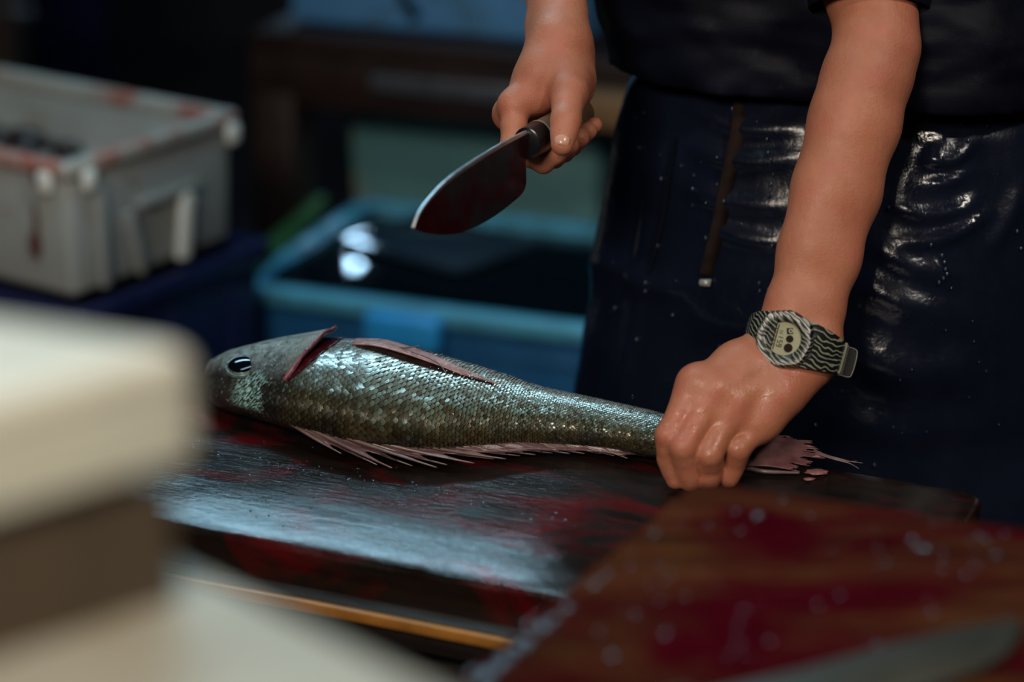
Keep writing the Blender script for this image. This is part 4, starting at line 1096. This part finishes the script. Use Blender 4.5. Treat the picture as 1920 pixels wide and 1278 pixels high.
for pts, w_, a_ in (
    ([(1735, 172), (1775, 160), (1815, 190)], 11, .0065), ([(1738, 205), (1790, 196), (1826, 178)], 10, .0075), ([(1730, 240), (1770, 246), (1806, 228)], 9, .0055),
    ([(1735, 300), (1760, 276), (1792, 262)], 12, .0055), ([(1742, 300), (1785, 296), (1822, 262)], 14, .0095), ([(1740, 345), (1775, 338), (1812, 320)], 11, .007),
    ([(1680, 385), (1740, 400), (1800, 388), (1830, 372)], 12, .006), ([(1690, 450), (1760, 445), (1812, 420), (1850, 395)], 13, .008), ([(1745, 470), (1762, 500), (1775, 530)], 9, .004),
    ([(1640, 455), (1700, 490), (1770, 520)], 22, .006), ([(1600, 520), (1690, 560), (1790, 590)], 30, .007), ([(1850, 470), (1880, 420), (1912, 350)], 16, .005),
    ([(1180, 105), (1260, 150), (1350, 172), (1450, 168), (1540, 150)], 10, -.006), ([(1200, 150), (1270, 185), (1340, 205), (1440, 200)], 14, .005),
    ([(1310, 210), (1400, 240), (1500, 232)], 16, .005), ([(1300, 275), (1390, 300), (1500, 292)], 17, .006), ([(1280, 345), (1370, 375), (1480, 385)], 20, .006), ([(1330, 420), (1400, 445), (1470, 455)], 16, .005),
    ([(1260, 255), (1240, 380), (1218, 510)], 7, -.0035), ([(1200, 330), (1180, 470), (1150, 640)], 10, -.003), ([(1160, 190), (1140, 330), (1115, 520)], 26, .006), ([(1210, 520), (1185, 640), (1165, 740)], 14, .003),
    ([(1120, 480), (1190, 520), (1290, 545)], 24, .006), ([(1300, 590), (1400, 610), (1480, 600)], 34, .005), ([(1600, 650), (1700, 690), (1840, 700)], 40, .007), ([(1560, 780), (1700, 800), (1880, 800)], 36, .006)):
    crease(pts, w_, a_)
for i in range(NZ):
    for j in range(NA):
        p = AV[i, j]; low = np.clip((1.12-ZS[i])/.5, 0, 1)
        disp[i, j] += .0045*fbm(Vector((p[0], p[1], p[2]*.7)), 8, 3)+.012*low*math.sin(TH[j]*7+1.2*math.sin(ZS[i]*5))*.5
kz_ = np.clip((ZS-1.085)/.040, 0, 1)[:, None]; kz_ = kz_*kz_*(3-2*kz_); disp = disp*(1-kz_)-.012*kz_
AV2 = AV+AN*(disp+.002)[:, :, None]
F = [(i*NA+j, (i+1)*NA+j, (i+1)*NA+j+1, i*NA+j+1) for i in range(NZ-1) for j in range(NA-1)]
ap = from_np('apron', (AV2.reshape(-1, 3)-PO), F, M['apron'], person)
md = ap.modifiers.new('thickness', 'SOLIDIFY'); md.thickness = .0016; md.offset = -1
ap['label'] = 'wet dark navy apron with glossy creases'
flatA = AV2.reshape(-1, 3); flatN = AN.reshape(-1, 3)
def on_apron(px, py, lift=.002):
    q = flatA-CC; d = q@FW; x = 960+FPX*(q@RT)/d; y = 639-FPX*(q@UP)/d
    fr = (flatN@FW) < .15; e = (x-px)**2+(y-py)**2+np.where(fr, 0, 1e9); k = int(np.argmin(e)); base = flatA[k]
    dx = P(px, py, d[k])-base
    return base+dx-flatN[k]*(dx@flatN[k])+flatN[k]*lift
def ribbon(name, px_pts, wid, m, lift=.0025, n=30):
    p = np.array([on_apron(x, y, lift) for x, y in spline(px_pts, n)]); p = np.array([sm(p[:, k], 3) for k in range(3)]).T
    t_ = np.gradient(p, axis=0); V = []; F = []
    for i in range(n):
        tt = t_[i]/np.linalg.norm(t_[i]); sd_ = np.cross(tt, FW); sd_ /= np.linalg.norm(sd_)
        V += [p[i]-sd_*wid/2-PO, p[i]+sd_*wid/2-PO]
    F = [(2*i, 2*i+1, 2*i+3, 2*i+2) for i in range(n-1)]
    o = from_np(name, V, F, m, ap); md = o.modifiers.new('thickness', 'SOLIDIFY'); md.thickness = .0012; md.offset = 0; return o
rbn = ribbon('apron_tape', [(1392, 185), (1385, 250), (1368, 330), (1350, 420), (1325, 522)], .0125, M['string'])
rbn['label'] = 'brown hanging tape with a pale end'
V, F = tube_np([on_apron(1320, 527, .004)-PO, on_apron(1337, 528, .004)-PO], .0035, 10); from_np('tape_end', V, F, M['tipmetal'], ap)
pts = np.array([on_apron(x, y, .0022) for x, y in spline([(1272, 255), (1262, 320), (1248, 400), (1232, 470), (1218, 512)], 40)])
V, F = tube_np(np.array([sm(pts[:, k], 3) for k in range(3)]).T-PO, .0014, 8); from_np('apron_cord', V, F, M['ink'], ap)
# water beads on the apron
t = NT('water_bead'); t.set(Base_Color=(.02, .03, .05, 1), Roughness=.04, Specular_IOR_Level=.9); M['bead'] = t.m
beads = [(1190, 132), (1440, 260), (1442, 285), (1446, 300), (1446, 345), (1441, 367), (1450, 459), (1424, 531), (1442, 541), (1426, 545), (1379, 200), (1375, 203), (1418, 134), (1302, 353), (1325, 446), (1241, 335), (1236, 460), (1212, 530), (1156, 577), (1196, 636), (1214, 545), (1770, 490), (1772, 503), (1775, 512), (1768, 520), (1760, 528), (1766, 478), (1815, 262), (1795, 282), (1782, 288), (1770, 292), (1760, 178), (1745, 190), (1755, 330), (1745, 342), (1770, 328), (1906, 433), (1912, 465), (1735, 400), (1715, 392), (1745, 458), (1500, 130), (1360, 376), (1263, 590), (1530, 795), (1640, 870), (1350, 650)]
for k in range(70): beads.append((rng.uniform(1130, 1880), rng.uniform(170, 820)))
V = []; F = []
bm2 = bmesh.new(); bmesh.ops.create_icosphere(bm2, subdivisions=2, radius=1); bv = [v.co.copy() for v in bm2.verts]; bf = [tuple(v.index for v in f.verts) for f in bm2.faces]; bm2.free()
for k, (x, y) in enumerate(beads):
    p = on_apron(x, y, .0018); r_ = (.0018 if k < 47 else rng.uniform(.0006, .0014)); b0 = len(V)
    for c in bv: V.append(p+r_*np.array([c.x*.8, c.y*.8, c.z*1.2])-PO)
    F += [tuple(i+b0 for i in f) for f in bf]
o = from_np('water_drops', V, F, M['bead'], ap); o['kind'] = 'stuff'

# ------------------------------------------------------------------ knife
t = NT('dark_steel'); v_ = t.coord('Object'); blo = t.ramp(t.noise(v_, 14, 5, .6, .5), [(.42, 0.), (.60, 1.)])
t.col(t.mix(blo, (.030, .030, .034), (.055, .002, .006))); t.rough(t.ramp(t.noise(v_, 40, 4), [(.3, .16), (.7, .34)])); t.set(Metallic=.55, Specular_IOR_Level=.5); M['blade'] = t.m
M['horn'] = simple('black_horn', (.006, .006, .007), .25, var=.2)
M['handle'] = simple('brown_wood_handle', (.11, .058, .034), .4, var=.35, scale=50)
M['brass'] = simple('pale_ring', (.42, .36, .28), .3, .5, .15)
knife = thing('fish_knife', 'broad heavy fish knife with bloodied blade held in the raised hand', 'knife', tuple(kf))
KM = np.stack([kax, kdn, kn], 1)
def kp(x, y, z=0.): return KM@np.array([x, y, z])
top = spline([(.006, .000), (.05, -.001), (.10, .0005), (.145, .0035), (.175, .0095), (.196, .0175), (.205, .0260)], 40)
bot = spline([(.006, .0200), (.0115, .0220), (.0125, .0460), (.040, .0525), (.085, .0550), (.125, .0525), (.165, .0430), (.192, .0330), (.205, .0260)], 40)
V = []; nv = 9
for i in range(40):
    for sgn in (1, -1):
        for j in range(nv):
            v = j/(nv-1); x, y = top[i]*(1-v)+bot[i]*v
            th_ = .0024*(1-v**1.5*.92)*(1-.5*max(0, (x-.12)/.085))
            V.append(kp(x, y-.009, sgn*th_))
F = []
def vi(i, s_, j): return (i*2+s_)*nv+j
for i in range(39):
    for j in range(nv-1):
        F.append((vi(i, 0, j), vi(i+1, 0, j), vi(i+1, 0, j+1), vi(i, 0, j+1))); F.append((vi(i, 1, j), vi(i, 1, j+1), vi(i+1, 1, j+1), vi(i+1, 1, j)))
    F.append((vi(i, 0, 0), vi(i, 1, 0), vi(i+1, 1, 0), vi(i+1, 0, 0))); F.append((vi(i, 0, nv-1), vi(i+1, 0, nv-1), vi(i+1, 1, nv-1), vi(i, 1, nv-1)))
for i in (0, 39):
    for j in range(nv-1): F.append((vi(i, 0, j), vi(i, 0, j+1), vi(i, 1, j+1), vi(i, 1, j)))
o = from_np('blade', V, F, M['blade'], knife); shade_auto(o, 62)
# bright strip added along the back of the blade, painting its lit highlight
V, F = tube_np([kp(top[i][0], top[i][1]-.0090, 0) for i in range(40)], [.0025*(1-.5*max(0, (top[i][0]-.12)/.085)) for i in range(40)], 10)
M['steel'] = simple('spine_highlight_steel', (.55, .57, .60), .32, 1.0, .2, 60, .15, 300)
o = from_np('blade_spine', V, F, M['steel'], knife); o['label'] = 'bright strip added for the highlight on the back of the blade'
def kcyl(name, x0, x1, r0, r1, m, oval=1.12):
    V = []; n = 28; xs = [x0, x0-(x0-x1)*.04, x1+(x0-x1)*.04, x1]; rs = [r0*.9, r0, r1, r1*.9]
    for x, r_ in zip(xs, rs):
        for k in range(n):
            a = 2*math.pi*k/n; V.append(kp(x, r_*oval*math.sin(a), r_*math.cos(a)))
    F = [(i*n+k, i*n+(k+1) % n, (i+1)*n+(k+1) % n, (i+1)*n+k) for i in range(3) for k in range(n)]+[tuple(range(n))[::-1], tuple(range(3*n, 4*n))]
    o = from_np(name, V, F, m, knife); shade_auto(o, 50); return o
kcyl('ferrule', .010, -.012, .0122, .0128, M['horn']); kcyl('ring', -.0122, -.0136, .0130, .0130, M['brass']); kcyl('handle', -.0138, -.098, .0122, .0132, M['handle'])

# ------------------------------------------------------------------ wristwatch
wc = LW+strap_dir*0
watch = thing('wristwatch', 'chunky black and cream zebra striped digital watch on the wrist', 'watch', tuple(wc))
wn = out_l*math.cos(math.radians(17))-strap_dir*math.sin(math.radians(17)); wx = strap_dir*math.cos(math.radians(17))+out_l*math.sin(math.radians(17)); wy = np.cross(wn, wx)
if wy@ax_l < 0: wy = -wy
WMt = np.stack([wx, wy, wn], 1)
tc = P(1472, 637, 1.9655)-wc                                    # centre of the dial
tc = tc-wn*(tc@wn)+wn*.0335
def wp(x, y, z): return tc+WMt@np.array([x, y, z])
t = NT('zebra_resin'); v_ = t.coord('Object', (1, 1, 1)); wv = t.n('ShaderNodeTexWave'); wv.inputs['Scale'].default_value = 95; wv.inputs['Distortion'].default_value = 8; wv.inputs['Detail'].default_value = 1.5; wv.inputs['Detail Scale'].default_value = .9
mp = t.n('ShaderNodeMapping'); mp.inputs['Rotation'].default_value = (.4, .9, .5); t.l(v_, mp.inputs[0]); t.l(mp.outputs[0], wv.inputs['Vector'])
t.col(t.ramp(wv.outputs['Fac'], [(.72, (.007, .008, .009)), (.86, (.20, .21, .155))])); t.set(Roughness=.3, Specular_IOR_Level=.5); t.bump(wv.outputs['Fac'], .3, .0006); M['zebra'] = t.m
M['blackresin'] = simple('black_resin', (.008, .009, .009), .5, var=.2, spec=.25)
M['dial'] = simple('cream_dial', (.30, .285, .19), .8, var=.06, spec=.05)
M['dialmark'] = simple('dark_dial_print', (.022, .019, .015), .8, spec=.05)
M['dialsub'] = simple('brown_sub_dial', (.020, .013, .010), .8, spec=.05)
M['green_rim'] = simple('olive_strap_edge', (.09, .095, .06), .45)
def wprism(name, pts, z0, z1, m, inset=.0, par=None):
    n = len(pts); V = [wp(x, y, z0) for x, y in pts]+[wp(x, y, z1-inset) for x, y in pts]; cx, cy2 = np.mean(pts, axis=0); R_ = np.mean([math.hypot(x-cx, y-cy2) for x, y in pts]); k = 1-inset/R_
    V += [wp(cx+(x-cx)*k, cy2+(y-cy2)*k, z1) for x, y in pts]
    F = [tuple(range(n))[::-1]]+[(i, (i+1) % n, n+(i+1) % n, n+i) for i in range(n)]+[(n+i, n+(i+1) % n, 2*n+(i+1) % n, 2*n+i) for i in range(n)]+[tuple(range(2*n, 3*n))]
    o = from_np(name, V, F, m, par or watch); shade_auto(o, 35); return o
def circ(r, n=40, cx=0, cy2=0, sy=1): return [(cx+r*math.cos(2*math.pi*k/n), cy2+r*sy*math.sin(2*math.pi*k/n)) for k in range(n)]
wprism('case', [(math.copysign(min(abs(a), .0205), a), b) for a, b in circ(.0225, 40)], -.013, .001, M['blackresin'], .002)
# shaped bezel: octagonal shell with shoulders, as a ring
bo = []
for k in range(64):
    a = 2*math.pi*k/64; r_ = .0240*(1-.030*math.cos(4*a)+.022*math.cos(8*a)-.012*math.cos(2*a)); bo.append((r_*math.cos(a), r_*math.sin(a)))
V = []; n = 64
for kk, (f, z) in enumerate(((1.0, -.009), (1.02, -.004), (1.0, .001), (.93, .0038), (.66, .0042), (.60, .0030), (.58, .0006))):
    for k in range(n):
        x, y = bo[k]; 
        if kk > 3: r_ = .0238*f; a = 2*math.pi*k/64; x, y = r_*math.cos(a)/f, r_*math.sin(a)/f; 
        V.append(wp(x*f, y*f, z))
F = [(i*n+k, i*n+(k+1) % n, (i+1)*n+(k+1) % n, (i+1)*n+k) for i in range(6) for k in range(n)]
o = from_np('bezel', V, F, M['zebra'], watch); shade_auto(o, 50)
dial = wprism('dial', circ(.0140), -.001, .0012, M['dial'], .0004)
def dp_(name, pts, m, h=.0006): return wprism(name, pts, .0011, .0012+h, m, .0001, dial)
def rect(cx, cy2, w_, h_, ang=0):
    c, s_ = math.cos(ang), math.sin(ang); return [(cx+c*x-s_*y, cy2+s_*x+c*y) for x, y in ((-w_/2, -h_/2), (w_/2, -h_/2), (w_/2, h_/2), (-w_/2, h_/2))]
# dial: reading direction runs from the hand up to the elbow (local +y), top of the letters towards local -x
dp_('dial_line', rect(-.0068, 0, .0006, .0215), M['dialmark'])
for k in range(11): dp_('dial_stripe', rect(-.0095+.0006*(k % 2), -.0082+.00165*k, .0030, .00085, .25), M['dialmark'])
dp_('sub_dial', circ(.0030, 24, .0045, .0008), M['dialsub']); dp_('sub_dial', circ(.0036, 24, .0052, -.0066), M['dialsub'])
dp_('sub_dial_square', rect(.0030, .0072, .0050, .0048, .3), M['dialsub']); dp_('sub_dial', circ(.0019, 20, .0038, .0073), M['dial'], .0009); dp_('sub_dial', circ(.0008, 12, .0038, .0073), M['dialsub'], .0012)
SEG = {'5': 'afgcd', '1': 'bc', '6': 'afgedc', '7': 'abc', '0': 'abcdef', '2': 'abged'}
def digit(ch, y0, x0, h, w_):
    s_ = h*.13; L = {'a': (0, h/2, w_, s_), 'd': (0, -h/2, w_, s_), 'g': (0, 0, w_, s_), 'f': (-w_/2, h/4, s_, h/2), 'b': (w_/2, h/4, s_, h/2), 'e': (-w_/2, -h/4, s_, h/2), 'c': (w_/2, -h/4, s_, h/2)}
    for q in SEG[ch]:
        rx, ry, ww, hh = L[q]; dp_('digit_stroke', rect(x0-ry, y0+rx, hh*.95, ww*.95), M['dialmark'])
for ch, y0 in (('6', -.0062), ('5', -.0030), ('1', -.0004)): digit(ch, y0, -.0028, .0040, .0019)
for ch, y0 in (('1', .0032), ('1', .0050)): digit(ch, y0, -.0036, .0028, .0014)
t = NT('watch_glass'); t.set(Base_Color=(1, 1, 1, 1), Transmission_Weight=1, Roughness=.02, IOR=1.3); 
for a in (205, 160, 340, 20):
    x, y = .0235*math.cos(math.radians(a)), .0235*math.sin(math.radians(a)); wprism('push_button', circ(.0022, 14, x*1.02, y*1.02), -.007, -.002, M['blackresin'], .0006)
# strap: loop round the wrist
def loop(a, grow=0.0, wid=.022):
    """a: degrees round the wrist, 90 = outwards; returns point relative to wc"""
    ca, sa = math.cos(math.radians(a)), math.sin(math.radians(a))
    return strap_dir*(.0372+grow)*np.sign(ca)*abs(ca)**.9+out_l*(.0272+grow)*np.sign(sa)*abs(sa)**.9
def strap_piece(name, a0, a1, w0, w1, m, grow=.001, th_=.0026, n=26, shift=0.0, g1=None):
    V = []; F = []
    for i in range(n):
        g = i/(n-1); a = a0+(a1-a0)*g; grow_ = grow if g1 is None else grow+(g1-grow)*min(1, g*1.6); hw = (w0+(w1-w0)*g)/2
        for gr, yy in ((grow_, -1), (grow_+th_, -1), (grow_+th_*1.15, -.8), (grow_+th_*1.15, .8), (grow_+th_, 1), (grow_, 1)):
            V.append(loop(a, gr)+ax_l*(yy*hw+shift+.0))
    for i in range(n-1):
        for k in range(6): F.append((i*6+k, i*6+(k+1) % 6, (i+1)*6+(k+1) % 6, (i+1)*6+k))
    F += [tuple(range(6))[::-1], tuple(range((n-1)*6, n*6))]
    o = from_np(name, V, F, m, watch); shade_auto(o, 50); return o
ysh = float(tc@ax_l)
strap_piece('strap_band', 92, 20, .040, .024, M['zebra'], .0045, .0034, shift=ysh, g1=.0012)
strap_piece('strap_band', 118, 215, .041, .024, M['zebra'], .0050, .0034, shift=ysh, g1=.0012)
strap_piece('strap_tail', 21, -60, .0235, .022, M['blackresin'], .001, .0028, shift=ysh)
strap_piece('strap_tail', 214, 301, .0235, .022, M['blackresin'], .001, .0028, shift=ysh)
strap_piece('strap_keeper', 27, 23.5, .0262, .0262, M['green_rim'], .0015, .0046, 6, ysh); strap_piece('strap_keeper', 8, 4, .0262, .0262, M['green_rim'], .001, .0046, 6, ysh)
# buckle flap standing off the side of the wrist
V = []; fl = [(0, -.0115), (.013, -.0120), (.0165, -.008), (.0165, .008), (.013, .0120), (0, .0115)]
b0 = loop(0, .004)+ax_l*ysh; fdirn = strap_dir*.92-out_l*.1; fdirn /= np.linalg.norm(fdirn)
for z in (-.0016, .0016):
    for x, y in fl: V.append(b0+fdirn*(x-.006)+ax_l*y+out_l*z)
n = 6; F = [tuple(range(n))[::-1], tuple(range(n, 2*n))]+[(k, (k+1) % n, n+(k+1) % n, n+k) for k in range(n)]
from_np('buckle', V, F, M['blackresin'], watch, False)
pp = [b0+fdirn*(x-.006)+ax_l*y+out_l*.0016 for x, y in fl]; V, F = tube_np(spline(pp, 30), .0007, 8); from_np('buckle_edge', V, F, M['green_rim'], watch)

# ------------------------------------------------------------------ second blade lying on the near block
M['grey_steel'] = simple('dull_grey_steel', (.045, .045, .036), .45, .35, .25, 12)
kz = 1.0014; pl = [Pz(x, y, kz)[:2] for x, y in ((1180, 1345), (1340, 1308), (1492, 1270), (1676, 1220), (1800, 1190), (1880, 1177), (1916, 1174), (1912, 1200), (1892, 1232), (1850, 1258), (1795, 1280), (1690, 1318), (1560, 1355), (1350, 1400))]
k2 = thing('long_knife', 'dull grey long knife lying flat on the near chopping block', 'knife', (pl[3][0], pl[3][1], kz))
pl = pl[::-1]
area2 = sum(pl[i][0]*pl[(i+1) % len(pl)][1]-pl[(i+1) % len(pl)][0]*pl[i][1] for i in range(len(pl)))
if area2 < 0: pl = pl[::-1]
prism('blade', [np.array(p)-np.array(k2.location[:2]) for p in pl], 0, .005, M['grey_steel'], k2, .0018, 2)
h0 = (Pz(1180, 1345, kz)[:2]+Pz(1350, 1400, kz)[:2])/2; hd_ = h0-Pz(1676, 1250, kz)[:2]; hd_ /= np.linalg.norm(hd_)
V, F = tube_np([(*(h0-hd_*.01-np.array(k2.location[:2])), .0125), (*(h0+hd_*.04-np.array(k2.location[:2])), .0125), (*(h0+hd_*.11-np.array(k2.location[:2])), .0125)], [.0115, .0120, .0120], 14)
from_np('handle', V, F, M['handle'], k2)
# puddle drops on the near block
V = []; F = []
for (x, y, r_) in [(1422, 966, .0035), (1380, 958, .002), (1712, 1010, .003), (1722, 1026, .003), (1738, 1028, .0035), (958, 1166, .006), (985, 1150, .004), (905, 1205, .0055), (880, 1225, .005), (925, 1190, .005), (850, 1250, .006), (870, 1235, .004), (825, 1262, .005), (1150, 1230, .003), (1040, 1085, .003), (1060, 1072, .0025), (1000, 1128, .004), (1500, 908, .002), (1850, 1010, .0025), (1870, 1040, .0025), (1885, 1000, .002), (1830, 1060, .002)]+[(rng.uniform(1050, 1900), rng.uniform(960, 1230), rng.uniform(.0008, .0022)) for _ in range(60)]:
    q = Pz(x, y, 1.0); b0 = len(V)
    dl = (np.array(q[:2])-A); a1 = np.linalg.solve(np.stack([e1, e2], 1), dl)
    a1[0] = max(a1[0], .016); qq = A+e1*a1[0]+e2*max(a1[1], .016)
    for c in bv: V.append((qq[0]+c.x*r_*1.2-A[0], qq[1]+c.y*r_-A[1], .1400+c.z*r_*.42))
    F += [tuple(i+b0 for i in f) for f in bf]
o = from_np('water_drops', V, F, M['bead'], nb); o['kind'] = 'stuff'

# wet film along the left edge of the near block, beads on the long board and its edging
pts = []; rr = []
for k in range(90):
    t_ = .05+.30*k/89; q = A+e2*t_+e1*.0042; pts.append((q[0]-A[0], q[1]-A[1], .1362)); rr.append(max(.0006, .0010+.0030*fbm(Vector((t_*30, 0, 0)), 1.6, 3)+(.0016 if t_ > .17 else 0)))
t = NT('water_film'); t.set(Base_Color=(.03, .006, .008, 1), Roughness=.09, Specular_IOR_Level=.9); M['film'] = t.m
V, F = tube_np(pts, rr, 10); o = from_np('water_film', V, F, M['film'], nb)
V = []; F = []
def bead(p, r_):
    b0 = len(V)
    for c in bv: V.append((p[0]+c.x*r_*1.15, p[1]+c.y*r_, p[2]+c.z*r_*.55))
    F.extend(tuple(i+b0 for i in f) for f in bf)
for k in range(70, 190):
    x = rng.uniform(-.30, .22)
    y = -.15+.010+abs(rng.normal(0, .004)) if k < 70 else (-.02-.055*(x+.1)+rng.normal(0, .006) if k < 130 else rng.uniform(-.14, .02))
    fr_ = max(0, (-y-.070)/.080); bead((x, y, .0402-.0088*fr_**1.8+.0002), rng.uniform(.0005, .0014)*(1.2 if k < 130 else .8))
o = from_np('water_drops', V, F, M['bead'], cb); o['kind'] = 'stuff'
